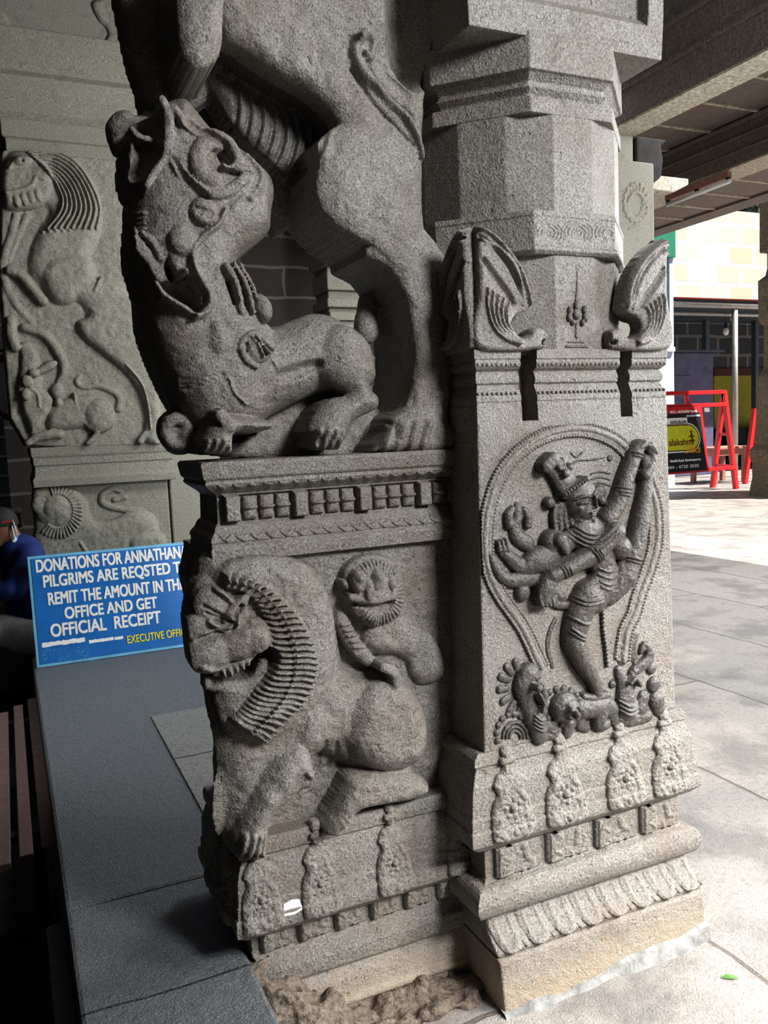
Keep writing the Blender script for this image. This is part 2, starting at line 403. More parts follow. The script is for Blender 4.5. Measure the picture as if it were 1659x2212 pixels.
def vol(name, F, org, st, mat, parent, smooth=True):
    g = vdb.FloatGrid(1.0); g.copyFromArray(np.ascontiguousarray(np.clip(F, -1, 1), np.float32))
    p, q = g.convertToQuads(0.0); p = p*st+np.array(org); q = q[:, ::-1]
    me = np_mesh(name, p, q)
    return link(name, me, mat, parent, smooth)
def ELL(c, r):
    c = np.array(c, np.float32); r = np.array(r, np.float32)
    def f(X, Y, Z):
        k = np.sqrt(((X-c[0])/r[0])**2+((Y-c[1])/r[1])**2+((Z-c[2])/r[2])**2); return (k-1)*r.min()
    return f
def CAP(a, b, ra, rb=None):
    a, b = np.array(a, np.float32), np.array(b, np.float32); rb = ra if rb is None else rb; e = b-a; L = float(e@e)+1e-9
    def f(X, Y, Z):
        t = np.clip(((X-a[0])*e[0]+(Y-a[1])*e[1]+(Z-a[2])*e[2])/L, 0, 1)
        return np.sqrt((X-a[0]-t*e[0])**2+(Y-a[1]-t*e[1])**2+(Z-a[2]-t*e[2])**2)-(ra+(rb-ra)*t)
    return f
def sdfmesh(name, prims, st, mat, parent, k=.02, cut=None, lo=None, hi=None):
    xs, ys, zs = (np.arange(lo[i], hi[i]+st, st, dtype=np.float32) for i in range(3))
    X, Y, Z = xs[:, None, None], ys[None, :, None], zs[None, None, :]
    F = np.full((len(xs), len(ys), len(zs)), 1.0, np.float32)
    for p in prims: F = smin(F, p(X, Y, Z).astype(np.float32), k)
    if cut: F = np.maximum(F, cut(X, Y, Z))
    F[0] = F[-1] = st; F[:, 0] = F[:, -1] = st; F[:, :, 0] = F[:, :, -1] = st
    return vol(name, F, (lo[0], lo[1], lo[2]), st, mat, parent)
# ================================================================ the big carved pillar
PIL = empty('stone_pillar', (1.0, 2.0, 0), 'big dark granite pillar carved with a dancing deity, a crouching beast and a maned lion', 'pillar', None)
CX, CY = 1.341, 2.035
def sq(hx, yf, cx=CX, cy=CY): return rect(cx-hx, cx+hx, yf, cy+(cy-yf))
def ilv(lv, z): a = np.array(lv); return np.interp(z, a[:, 0], a[:, 2])
# --- base mouldings (z, half width, front y)
loft('plinth', [(-.02, sq(.329, 1.640)), (.128, sq(.333, 1.654)), (.136, sq(.336, 1.660))], 'stone', PIL, .006)
loft('lotus_moulding', [(.136, sq(.330, 1.664)), (.150, sq(.336, 1.662)), (.165, sq(.335, 1.684)), (.185, sq(.331, 1.712)), (.205, sq(.328, 1.728)), (.222, sq(.328, 1.728))], 'stone', PIL, .004)
tor = [(.216, sq(.340, 1.716))]
for k in range(11):
    a = -math.pi/2+math.pi*k/10; tor.append((.255+.040*math.sin(a), sq(.338+.029*math.cos(a), 1.718-.026*math.cos(a))))
tor += [(.297, sq(.326, 1.727)), (.306, sq(.321, 1.734))]
loft('round_moulding', tor, 'stone', PIL, .003)
loft('frieze_band', [(.300, sq(.319, 1.735)), (.395, sq(.319, 1.737))], 'stone', PIL, .003)
KAP = [(.388, .345, 1.722), (.412, .373, 1.699), (.424, .374, 1.698), (.446, .372, 1.701), (.449, .368, 1.707), (.478, .367, 1.708), (.481, .364, 1.712), (.520, .362, 1.713), (.556, .356, 1.717), (.585, .344, 1.728), (.600, .338, 1.731), (.603, .345, 1.727), (.622, .343, 1.729), (.636, .330, 1.734)]
loft('cornice_moulding', [(z, sq(h, y)) for z, h, y in KAP], 'stone', PIL, .003)
BLK = [(.634, .312, 1.733), (1.456, .298, 1.740)]
loft('relief_block', [(z, sq(h, y)) for z, h, y in BLK], 'stone', PIL, .005)
# --- upper notched mouldings
sx = [onY(*q, 1.74)[0] for q in ((1127, 830), (1161, 830), (1341, 830), (1366, 830))]
def slot(hx, yf):
    x0, x1, yb = CX-hx, CX+hx, CY+(CY-yf); d = 1.80; a = sx[0]-CX+.0; pts = [(x0, yf), (sx[0], yf), (sx[0], d), (sx[1], d), (sx[1], yf), (sx[2], yf), (sx[2], d), (sx[3], d), (sx[3], yf), (x1, yf), (x1, yb), (x0, yb)]
    return pts
NM = [(1.450, .298, 1.740), (1.495, .297, 1.742), (1.497, .295, 1.744), (1.503, .295, 1.744), (1.505, .297, 1.742), (1.516, .297, 1.742), (1.540, .288, 1.754), (1.545, .286, 1.757), (1.550, .292, 1.751), (1.562, .294, 1.750), (1.574, .289, 1.755), (1.578, .286, 1.758), (1.584, .292, 1.748), (1.590, .298, 1.742), (1.600, .299, 1.741), (1.602, .297, 1.743), (1.606, .297, 1.743), (1.608, .301, 1.740), (1.631, .301, 1.740)]
neck = loft('notched_moulding', [(z, slot(h, y)) for z, h, y in NM], 'stone', PIL, .002)
bd = MB()
for x in np.arange(CX-.29, CX+.292, .0135):
    if sx[0]-.004 < x < sx[1]+.004 or sx[2]-.004 < x < sx[3]+.004: continue
    bd.ball((x, 1.743, 1.594), (.0045, .006, .0045), 8, 5); bd.ball((x, 1.744, 1.524), (.0042, .005, .0042), 8, 5)
bd.build('bead_row', 'stone', neck, smooth=True)
# --- shaft
def ngon(n, ap, rot=0):
    R_ = ap/math.cos(math.pi/n); return [(CX+R_*math.sin(2*math.pi*(k+.5)/n+rot), CY-R_*math.cos(2*math.pi*(k+.5)/n+rot)) for k in range(n)][::-1]
loft('lower_shaft', [(1.62, ngon(16, .292)), (1.88, ngon(16, .292))], 'stone', PIL, .003)
loft('carved_slab', [(1.862, ngon(8, .296)), (1.870, ngon(8, .306)), (1.878, ngon(8, .306)), (1.880, ngon(8, .301)), (1.950, ngon(8, .301)), (1.953, ngon(8, .304)), (1.966, ngon(8, .302))], 'stone', PIL, .003)
loft('shaft', [(1.96, ngon(16, .296)), (2.21, ngon(16, .296))], 'stone', PIL, .003)
loft('capital_band', [(2.195, ngon(8, .298)), (2.233, ngon(8, .298)), (2.236, ngon(8, .268)), (2.246, ngon(8, .268)), (2.262, ngon(8, .284)), (2.263, ngon(8, .274)), (2.276, ngon(8, .274)), (2.292, ngon(8, .294)), (2.294, ngon(8, .303)), (2.38, ngon(8, .302))], 'stone', PIL, .003)
def crn(hx, yf, d):
    x0, x1, yb = CX-hx, CX+hx, CY+(CY-yf)
    return [(x0, yf), (x0+.05, yf), (x0+.055, yf+d), (x1-.055, yf+d), (x1-.05, yf), (x1, yf), (x1, yb), (x0, yb)]
loft('capital_block', [(2.368, crn(.288, 1.738, 0)), (2.445, crn(.292, 1.736, 0)), (2.475, crn(.294, 1.736, .035)), (2.62, crn(.296, 1.736, .035)), (2.66, crn(.296, 1.736, 0)), (3.02, crn(.30, 1.73, 0))], 'stone', PIL, .005)
# carved scroll on the slab front and the lotus bud on the pilaster
s = HF(1.736, CX-.118, CX+.118, 1.882, 1.948, .002)
for k in range(3):
    c = ZF((800+190*k, 240)); c = c[0]
    for r0 in (10, 19, 27, 34):
        s.tube([(c[0]+r0*math.cos(a), c[1]+r0*.8*math.sin(a), 3) for a in np.linspace(math.pi*.9, math.pi*2.2, 12)], .9)
s.rough(.0015, .006)
s.surf('scroll_carving', 'stone', [o for o in PIL.children if o.name == 'carved_slab'][0])
s = HF(1.743, CX-.06, CX+.06, 1.63, 1.87, .0015)
s.tube(ZF((992, 460, 4), (992, 560, 7), (990, 640, 14), (990, 660, 18)), .6)
for x, y, r in ((985, 690, 22), (945, 720, 20), (1035, 715, 20), (940, 760, 20), (1040, 760, 22), (985, 740, 26), (960, 790, 16), (1020, 795, 16)): s.ell(ZF((x, y))[0], r/2.86, r*1.3/2.86, 0, .009)
s.tube(ZF((988, 800, 11), (988, 880, 11)), .5); s.tube(ZF((925, 940, 9), (1050, 940, 9)), .7); s.tube(ZF((940, 912, 7), (1035, 912, 7)), .6)
s.surf('lotus_bud_carving', 'oiled', [o for o in PIL.children if o.name == 'lower_shaft'][0])
# --- leaf brackets
s = HF(1.742, CX-.31, CX-.10, 1.625, 1.99, .003); s.yc = 1.747
leafP = ZF((350, 205), (440, 245), (540, 345), (612, 455), (658, 570), (684, 690), (664, 722), (596, 752), (562, 800), (572, 852), (612, 888), (655, 880), (700, 826), (765, 838), (806, 890), (800, 952), (352, 952), (358, 600), (352, 400))
s.poly(leafP, .05, .012, .6, smooth=True)
for off, amp in ((0, .012), (26, .010)):
    s.add(ZF((360, 225+off*2.4, 13), (430, 265+off*2.2, 15), (530, 365+off*1.5, 16), (600-off*.6, 470+off, 16), (645-off*1.4, 580+off*.6, 16), (665-off*1.7, 690, 14)), amp)
s.add(ZF((385, 420, 24), (450, 520, 30), (520, 610, 28), (560, 680, 22)), -.014)
s.add(ZF((362, 270, 12), (430, 325, 16), (520, 430, 17), (590, 560, 16), (622, 680, 12)), -.012)
for k in range(5):
    t = k/4; s.add(ZF((405+t*130, 590+t*90, 10), (400+t*115, 700+t*30, 11), (440+t*85, 830+t*-20, 11), (520+t*50, 905-t*38, 11), (600+t*10, 935-t*30, 9)), .011)
s.ell(ZF((720, 900))[0], 22, 20, 0, .03, .02); s.add(ZF((755, 920, 22)), -.03); s.add(ZF((660, 860, 26)), -.02)
leafme = s.solid('leaf_bracket', 'stone', PIL, 1.742+.03, 1.742-.07, amp=.0015)
Lm = leafme.matrix_world.copy()
x0 = CX-.302; base = Matrix.Translation(-Vector(PIL.location))
def place(o, mw): o.matrix_basis = Matrix.Translation(-Vector(PIL.location)) @ mw
refl = Matrix.Translation((2*CX, 0, 0)) @ Matrix.Scale(-1, 4, (1, 0, 0))
piv = Vector((x0, 1.742-.025, 0))
# fold the front plate about its corner into a side plate (swap X and Y about the corner)
swap = Matrix(((0, 1, 0, 0), (1, 0, 0, 0), (0, 0, 1, 0), (0, 0, 0, 1)))
side = Matrix.Translation((x0+.0, 1.735, 0)) @ swap @ Matrix.Translation((-x0, -1.735, 0))
for mw in (refl, side, refl @ side):
    o = leafme.copy(); COL.objects.link(o); place(o, mw)
# --- frieze figures between pilasters, kapota ornaments, lotus petals
fz = [o for o in PIL.children if o.name == 'frieze_band'][0]
def frieze(Y, xa, xb, z0, z1, n, name, parent, seed):
    r = random.Random(seed); st = .002; s = HF(Y, xa, xb, z0, z1, st); hz = z1-z0; w = (xb-xa)/n; mid = (z0+z1)/2
    def W(x, z, rr): return (x, z, rr)
    s.cv = lambda pts: [tuple(p) if len(p) > 2 else (p[0], p[1], 0) for p in pts]
    for k in range(n):
        x = xa+w*k; X0 = x+w*.02
        s.poly([(X0+w*.10, z0), (X0+w*.97, z0), (X0+w*.97, z1), (X0+w*.10, z1)], .012, .004, .3, smooth=False)
        s.poly([(X0+w*.14, z0), (X0+w*.42, z0), (X0+w*.42, z1), (X0+w*.14, z1)], .019, .004, .5, smooth=False)
        for t in range(3):
            zz = z0+hz*(.2+.3*t); s.tube([(X0+w*(.22+.14*((t+k) % 2)), zz, .005), (X0+w*.30, zz+hz*.12, .006), (X0+w*(.36-.14*((t+k) % 2)), zz+hz*.2, .005)], .8, .017)
        c = x+w*.72; lean = r.uniform(-.1, .1)*w
        s.tube([(c+lean, z0+hz*.82, hz*.14)], .8, .010); s.tube([(c+lean*.6, z0+hz*.68, hz*.14), (c, z0+hz*.45, hz*.15)], .7, .010)
        for sg in (-1, 1):
            s.tube([(c, z0+hz*.42, hz*.09), (c+sg*w*.13, z0+hz*.30, hz*.08), (c+sg*w*.08, z0+hz*.05, hz*.09)], .7, .009)
            s.tube([(c+lean*.6, z0+hz*.7, hz*.07), (c+sg*w*.15, z0+hz*.6, hz*.06), (c+sg*w*.17, z0+hz*r.uniform(.4, .9), hz*.08)], .7, .009)
    s.rough(.002, .008)
    return s.surf(name, 'stone', parent)
frieze(1.736, CX-.312, CX+.316, .304, .384, 4, 'frieze_carving', fz, 3)
def ornament(name, yfun, cx, z0, z1, parent, wide=.062):
    """gable ornament: knob, neck, side curls, flower roundel, scroll foot"""
    Hh = z1-z0; s = HF(1.7, cx-wide, cx+wide, z0-.004, z1+.01, .0018); s.cv = lambda pts: [tuple(p) if len(p) > 2 else (p[0], p[1], 0) for p in pts]
    u = lambda x, y, r=0: (cx+x*wide, z0+y*Hh, r*wide)
    s.poly([u(-.8, .0), u(.8, .0), u(.92, .2), u(.8, .4), u(.6, .5), u(.72, .6), u(.5, .7), u(.25, .74), u(.18, .88), u(-.18, .88), u(-.25, .74), u(-.5, .7), u(-.72, .6), u(-.6, .5), u(-.8, .4), u(-.92, .2)], .018, .012, .3)
    s.tube([u(0, .93, .26)], .9, .006); s.tube([u(-.2, .84, .15), u(.2, .84, .15)], .9, .012)
    for g in (-1, 1):
        s.tube([u(g*.10, .84, .07), u(g*.12, .66, .08), u(g*.34, .56, .09), u(g*.6, .60, .13)], .9, .012)
        for q_ in range(9):
            rx, rz = .18+.66*((q_*.37+.1*g) % 1), .03+.48*((q_*.618+.2) % 1); s.tube([u(g*rx, rz, .09+.05*((q_*.77) % 1))], .8, .014)
        s.tube([u(g*.55, .3, .13), u(g*.62, .12, .14), u(g*.4, .03, .13)], .8, .014)
        s.tube([u(g*.3, .52, .12), u(g*.52, .42, .15)], .8, .014)
        s.tube([u(g*.2, .12, .1), u(g*.38, .16, .12)], .8, .014)
    s.tube([u(0, .34, .17)], .8, .020)
    for k in range(7):
        a = 2*math.pi*k/7+.4; s.tube([u(.32*math.cos(a), .34+.32*math.sin(a)*wide/Hh, .12)], .8, .016)
    s.tube([u(0, .08, .14)], .9, .016); s.rough(.003, .007)
    return s.surf(name, 'stone', parent, yfun)
kp = [o for o in PIL.children if o.name == 'cornice_moulding'][0]
kfun = lambda Z: ilv(KAP, Z)+.006
for px, py in ((1106, 1640), (1222, 1600), (1352, 1572), (1449, 1550)):
    ornament('gable_ornament', kfun, onY(px, 1640, 1.70)[0], .415, .645, kp, .068)
lo = [o for o in PIL.children if o.name == 'lotus_moulding'][0]
s = HF(1.66, CX-.33, CX+.335, .138, .215, .002); s.cv = lambda pts: [tuple(p) if len(p) > 2 else (p[0], p[1], 0) for p in pts]
for k in range(8):
    c = CX-.29+k*.0835
    s.poly([(c-.034, .210), (c+.034, .210), (c+.036, .168), (c+.022, .148), (c, .140), (c-.022, .148), (c-.036, .168)], .012, .009, .25)
    s.add([(c-.02, .2, .008), (c-.02, .165, .008), (c, .152, .008), (c+.02, .165, .008), (c+.02, .2, .008)], .004)
    d = c+.0417; s.poly([(d-.009, .205), (d+.009, .205), (d+.012, .165), (d, .143), (d-.012, .165)], .007, .008, .3)
lf = lambda Z: np.interp(Z, [.136, .150, .165, .185, .205, .222], [1.664, 1.662, 1.684, 1.712, 1.728, 1.728])+.003
s.surf('lotus_petals', 'stone', lo, lf)
# cement skirt at the foot
cm = MB(); pts = []
xs_ = np.linspace(CX-.335, CX+.334, 60)
vv = []; ff = []
for i, x in enumerate(xs_):
    hgt = .010+.040*max(0, (x-(CX-.15))/.45)**.8+.006*math.sin(x*19)+.003*math.sin(x*47); hgt = max(.004, hgt)
    out = .004+.006*math.sin(x*17+1)+.004*math.sin(x*41)
    vv += [(x, 1.625-out, -.003), (x, 1.634-out*.3, hgt*.75), (x, 1.655, hgt)]
for i in range(len(xs_)-1):
    a = i*3; ff += [(a, a+3, a+4, a+1), (a+1, a+4, a+5, a+2)]
link('cement_skirt', mesh('cement_skirt', vv, ff), 'cement', PIL)

# ---------------------------------------------------------------- the dancer panel
blk = [o for o in PIL.children if o.name == 'relief_block'][0]
bfun = lambda Z: ilv(BLK, Z)
def panel(step=.0018):
    s = HF(1.735, CX-.30, CX+.315, .62, 1.44, step); s.yc = 1.715; return s
# flame arch
s = panel()
arch = [(520, 1640), (480, 1560), (445, 1480), (400, 1390), (345, 1310), (280, 1220), (228, 1130), (190, 1030), (172, 930), (170, 820), (178, 710), (202, 590), (250, 455), (320, 345), (415, 255), (525, 185), (650, 145), (780, 135), (900, 160), (1000, 210), (1075, 280), (1150, 380), (1205, 500), (1240, 620), (1250, 740), (1245, 860), (1222, 960), (1180, 1080), (1140, 1190), (1105, 1310), (1060, 1400), (1040, 1500), (1030, 1600)]
def off(pts, d):
    a = np.array(pts, float); t = np.gradient(a, axis=0); t /= np.linalg.norm(t, axis=1)[:, None]; return [(p[0]+n[1]*d, p[1]-n[0]*d) for p, n in zip(a, t)]
A_ = lambda d, r: ZE(*[(x, y, r) for x, y in off(arch, d)])
s.poly(A_(42, 0)+A_(-50, 0)[::-1], .004, .006, .2)
s.tube(A_(4, 17), .85, .004); s.tube(A_(-24, 8), .7, .003); s.tube(A_(24, 5), .7, .003)
s.beads(A_(38, 8), .0042, .0092, .005, .005); s.beads(A_(-44, 8), .0042, .0092, .005, .004)
s.rough(.0012, .006)
s.surf('flame_arch', 'stone', blk, bfun)
# dancing figure
s = panel()
T = lambda *p, sq=1.0, lift=0.0, k=.004: s.tube(ZE(*p), sq, lift, k)
# standing leg
T((800, 1190, 96), (755, 1270, 90), (728, 1360, 84), (710, 1450, 76), (718, 1510, 66), sq=.9, lift=.006)
T((715, 1490, 64), (745, 1570, 60), (790, 1650, 54), (830, 1720, 40), (852, 1790, 33), sq=.95, lift=.012)
T((770, 1822, 22), (830, 1830, 26), (915, 1812, 22), sq=1.1, lift=.010)
for k in range(5): T((778+k*34, 1838, 13), (770+k*36, 1858, 11), lift=.012)
# torso
T((790, 800, 118), (850, 900, 100), (895, 1000, 84), (890, 1100, 92), (830, 1190, 104), sq=.62, lift=.012)
T((575, 850, 76), (610, 850, 66), sq=.8, lift=.012); T((585, 830, 40), (622, 900, 24), sq=.9, lift=.040)
s.add(ZE((470, 910, 8), (530, 920, 9), (580, 970, 9), (640, 950, 8)), .008)
T((985, 880, 72), sq=1.0, lift=.016); T((1012, 905, 18), sq=1, lift=.036)
# raised leg: thigh, bent knee, shin to the lifted foot
T((930, 1190, 60), (990, 1110, 78), (1030, 1030, 78), sq=.95, lift=.006)
T((1030, 1060, 72), (1065, 950, 62), (1105, 820, 58), (1130, 700, 56), (1150, 590, 46), (1165, 480, 40), (1168, 390, 36), (1160, 330, 34), sq=1.0, lift=.012)
T((1150, 420, 34), (1180, 370, 30), (1195, 300, 26), (1165, 250, 22), lift=.02)
# raised arm
T((920, 700, 56), (985, 600, 54), (1025, 480, 50), (1060, 380, 48), (1090, 300, 46), (1120, 250, 40), (1150, 230, 26), sq=1.0, lift=.014)
for k in range(4): T((1110+k*22, 250-k*6, 12), (1140+k*18, 222+k*10, 11), (1165+k*14, 250+k*12, 10), lift=.03)
# arm crossing the chest
T((930, 780, 62), (860, 850, 60), (790, 920, 58), (700, 970, 52), (610, 1020, 46), (545, 1050, 42), sq=1.0, lift=.036)
T((530, 1080, 52), (505, 1140, 52), (500, 1200, 34), sq=.8, lift=.03)
for k in range(4): T((470+k*26, 1140, 15), (465+k*26, 1200, 14), (480+k*24, 1240, 12), lift=.034)
# left arms
T((690, 830, 60), (560, 930, 76), (480, 965, 78), (440, 990, 60), sq=.7, lift=.010)
T((480, 985, 66), (400, 1010, 56), (330, 960, 44), (275, 910, 34), sq=.75, lift=.004)
for k in range(3): T((245+k*26, 900, 14), (236+k*26, 850-k*6, 12), lift=.012)
T((470, 1080, 50), (380, 1090, 50), (310, 1090, 42), (260, 1060, 36), (225, 1000, 32), (205, 950, 24), sq=.8, lift=.004)
T((430, 860, 50), (370, 820, 48), (350, 760, 40), (375, 690, 34), (372, 620, 22), sq=.8)
T((312, 740, 30), (310, 680, 30), (335, 640, 18), sq=.9, lift=.006); T((432, 740, 28), (430, 680, 28), (410, 645, 16), sq=.9, lift=.006)
T((395, 1170, 52), sq=.8, lift=.004)
# neck, head, crown
T((770, 730, 66), (755, 690, 62), sq=.8, lift=.012)
s.ell(ZE((748, 575))[0], 104/2.91, 122/2.91, -.30, .036, .012)
s.ell(ZE((765, 645))[0], 66/2.91, 66/2.91, 0, .032, .016)
T((618, 548, 15), (660, 520, 17), (710, 485, 17), (765, 445, 15), sq=.9, lift=.034)
for k in range(9): s.add(ZE((622+k*17, 555-k*12.4, 6), (614+k*17, 532-k*12, 6)), .006)
T((672, 500, 78), (640, 450, 66), (605, 405, 56), (570, 370, 50), (535, 350, 44), sq=.45, lift=.014); T((630, 415, 26), sq=.8, lift=.034); T((690, 375, 24), sq=1, lift=.01)
for k in range(4): T((560+k*18, 330-k*2, 9), (600+k*12, 390, 9), lift=.032)
T((560, 325, 40), (520, 370, 40), sq=.6, lift=.03)
# face: brows, eyes, nose, mouth
s.add(ZE((680, 580, 9), (715, 556, 10), (765, 556, 9)), .008); s.add(ZE((790, 536, 8), (815, 522, 9), (842, 528, 8)), .008)
s.add(ZE((700, 600, 15), (745, 590, 15)), .008); s.add(ZE((802, 562, 13), (832, 550, 12)), .008); s.add(ZE((685, 592, 7), (720, 578, 7), (760, 588, 6)), -.005); s.add(ZE((795, 552, 6), (818, 542, 6), (840, 548, 6)), -.005)
s.add(ZE((778, 550, 10), (790, 590, 13), (800, 620, 18)), .015); s.add(ZE((778, 628, 9)), .007); s.add(ZE((820, 612, 8)), .007)
s.add(ZE((765, 660, 10), (800, 652, 12), (832, 640, 8)), .009); s.add(ZE((778, 678, 11), (808, 668, 12)), .008); s.add(ZE((766, 667, 5), (800, 662, 5), (830, 652, 5)), -.006); s.add(ZE((800, 702, 18)), .008); s.add(ZE((710, 640, 30)), .007); s.add(ZE((845, 600, 20)), .006)
# earring hair locks and ear ornaments
for k in range(4): T((600+k*30, 620-k*6, 18), (590+k*34, 690, 18), (600+k*34, 770-k*8, 17), sq=.8, lift=.012)
T((560, 600, 34), sq=.9, lift=.012); T((890, 540, 46), sq=.4, lift=.004); T((905, 590, 26), sq=.9, lift=.004)
for k, y in enumerate((420, 455, 490)): T((840, y, 6), (900, y-14, 7), (960, y-2+k*4, 6), sq=.8, lift=.001)
T((700, 370, 6), (760, 335, 7), (830, 330, 7), (920, 318, 6), sq=.8, lift=.001); T((715, 285, 7), (750, 312, 9), (790, 285, 7), sq=.8); T((960, 320, 20), sq=.7)
# necklaces, belts, bracelets
for k in range(4): s.beads(ZE((700-k*14, 745+k*22, 9), (745, 785+k*28, 9), (820, 790+k*26, 9), (880+k*14, 730+k*16, 9)), .0032, .0055, .006)
for d in (-16, 4, 24): s.add(ZE((770+d, 880+d*.2, 8), (815+d, 960+d*.2, 8)), .008)
for d in (0, 22, 44): s.add(ZE((575+d, 1000+d*.1-8, 7), (610+d, 1075-d*.1, 7)), .006)
for yy in (500, 525, 545): s.add(ZE((975, yy, 7), (1075, yy+16, 7)), .006)
for yy in (280, 300): s.add(ZE((1060, yy, 7), (1130, yy+16, 7)), .006)
s.add(ZE((1020, 935, 8), (1110, 960, 8)), .007); s.add(ZE((1020, 958, 7), (1100, 980, 7)), .006)
s.tube(ZE((1010, 1010, 7), (1070, 1010, 8), (1090, 1080, 7), (1060, 1140, 7), (990, 1130, 7), (960, 1060, 6)), .8, .022)
for yy, d in ((1175, 0), (1200, 8), (1320, 14), (1400, 0), (1420, 10)): s.add(ZE((670-d, yy-10, 8), (740, yy+34, 9), (850, yy+14, 8)), .007)
for d in (0, 40, 80, 110): s.add(ZE((840, 1010+d, 7), (900, 1030+d, 8), (970, 1000+d*.9, 7)), .005)
s.beads(ZE((900, 1250, 8), (905, 1400, 8), (920, 1520, 8), (930, 1640, 8)), .006, .011, .008, .004)
s.tube(ZE((640, 1200, 30), (600, 1150, 30), (600, 1240, 26), (680, 1250, 26)), .7, .004)
s.tube(ZE((610, 1340, 14), (575, 1420, 16), (560, 1520, 16), (590, 1640, 14)), .6)
s.rough(.0016, .007)
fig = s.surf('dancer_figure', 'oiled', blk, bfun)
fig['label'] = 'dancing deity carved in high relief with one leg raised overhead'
# makara on the left foot of the arch
s = panel()
T((430, 1690, 74), (400, 1760, 70), (420, 1840, 60), (455, 1930, 66), (485, 2010, 62), (500, 2080, 48), sq=.75, lift=.004)
T((470, 1720, 30), (500, 1800, 26), (500, 1880, 18), (525, 1850, 14), lift=.024); T((430, 1745, 24), sq=1, lift=.05); T((455, 1790, 10), (480, 1850, 10), (470, 1900, 10), lift=.04)
for k in range(7):
    a = math.pi*(.55+.16*k); T((385+150*math.cos(a)*.8-10, 1770-180*math.sin(a)*.9, 26), (385+85*math.cos(a), 1770-110*math.sin(a), 22), sq=.7)
for k in range(9):
    a = math.pi*(.1+.125*k); T((340+105*math.cos(a), 2070-130*math.sin(a), 22), sq=.8)
for r in (35, 55, 78): T(*[(350+r*math.cos(a), 2090-r*1.25*math.sin(a), 9) for a in np.linspace(0, math.pi, 9)], lift=.002)
for k in range(4): s.add(ZE((440, 1930+k*26, 8), (490, 1965+k*22, 9), (540, 1930+k*26, 8)), .006)
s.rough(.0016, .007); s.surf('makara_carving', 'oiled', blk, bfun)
# makara on the other foot
s = panel()
T((1050, 1900, 72), (1045, 1830, 66), (1030, 1740, 42), (1000, 1660, 26), sq=.7, lift=.003)
T((1080, 1760, 30), (1090, 1680, 30), (1130, 1640, 34), (1180, 1600, 36), (1195, 1540, 30), (1165, 1505, 24), (1145, 1540, 18), sq=.8, lift=.004)
T((1100, 1740, 12), (1070, 1700, 12), (1040, 1730, 12), lift=.03); T((1140, 1900, 44), (1160, 1830, 40), sq=.7); T((1210, 1650, 36), sq=.7); T((1225, 1750, 46), sq=.7); T((1240, 1850, 52), (1260, 1920, 36), sq=.7)
T((1010, 1970, 40), (1090, 1975, 40), (1180, 1950, 40), sq=.7); T((965, 1750, 24), sq=.8)
T((1060, 1420, 34), (1040, 1500, 40), (1030, 1600, 34), sq=.35); T((1110, 1440, 30), (1090, 1540, 30), (1110, 1600, 24), sq=.35)
for k in range(3): s.add(ZE((990, 1850+k*28, 8), (1040, 1875+k*28, 9), (1095, 1850+k*28, 8)), .006)
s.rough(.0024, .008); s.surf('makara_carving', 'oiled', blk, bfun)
# dwarf under the foot
s = panel()
T((650, 1890, 92), (655, 1905, 80), sq=.75, lift=.004); T((665, 1890, 56), sq=.7, lift=.026)
for k in range(11):
    a = math.pi*(.2+.13*k); T((645+118*math.cos(a), 1890-112*math.sin(a), 22), sq=.8)
T((660, 1885, 13), (675, 1915, 16), lift=.05); T((640, 1880, 14), sq=.7, lift=.05); T((690, 1876, 13), sq=.7, lift=.05); T((645, 1940, 10), (690, 1938, 10), lift=.042)
T((760, 1900, 62), (840, 1890, 66), (910, 1880, 58), (950, 1910, 48), sq=.8, lift=.004)
T((760, 1940, 44), (760, 2000, 38), (800, 2030, 26), sq=.8); T((880, 1930, 50), (870, 1990, 44), (910, 2000, 34), sq=.9, lift=.006); T((950, 1930, 46), (980, 1980, 34), sq=.8)
T((560, 2020, 40), (600, 2060, 34), (540, 2080, 30), sq=.7); T((690, 2010, 46), (680, 2060, 34), sq=.7); T((740, 1840, 20), (800, 1855, 22), (880, 1845, 20), sq=.8, lift=.01)
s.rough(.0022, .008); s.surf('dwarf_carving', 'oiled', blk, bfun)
# ================================================================ lion pier (left half of the same stone)
LX = .394
def pl(xl, yf): return rect(xl, 1.06, yf, 2.03+(2.03-yf))
LK = [(.262, LX+.035, 1.842), (.285, LX+.008, 1.818), (.300, LX+.007, 1.816), (.322, LX+.008, 1.818), (.325, LX+.014, 1.826), (.352, LX+.015, 1.828), (.355, LX+.018, 1.832), (.41, LX+.02, 1.834), (.445, LX+.03, 1.843), (.458, LX+.036, 1.85), (.461, LX+.028, 1.842), (.485, LX+.026, 1.842), (.50, LX+.03, 1.848)]
loft('broken_plinth', [(-.03, pl(LX+.09, 1.822)), (.03, pl(LX+.09, 1.826)), (.036, pl(LX+.08, 1.814)), (.048, pl(LX+.08, 1.814)), (.054, pl(LX+.09, 1.826)), (.095, pl(LX+.08, 1.832)), (.128, pl(LX+.075, 1.850))], 'stone', PIL, .004)
loft('round_moulding', [(.126, pl(LX+.07, 1.838)), (.134, pl(LX+.062, 1.832)), (.172, pl(LX+.062, 1.832)), (.182, pl(LX+.07, 1.846)), (.186, pl(LX+.06, 1.852)), (.205, pl(LX+.05, 1.862)), (.215, pl(LX+.05, 1.866))], 'stone', PIL, .004)
fz2 = loft('frieze_band', [(.20, pl(LX+.052, 1.866)), (.275, pl(LX+.05, 1.868))], 'stone', PIL, .003)
frieze(1.866, LX+.06, 1.03, .212, .272, 6, 'frieze_carving', fz2, 11)
kp2 = loft('cornice_moulding', [(z, pl(x, y)) for z, x, y in LK], 'stone', PIL, .004)
lkf = lambda Z: ilv(LK, Z)+.006
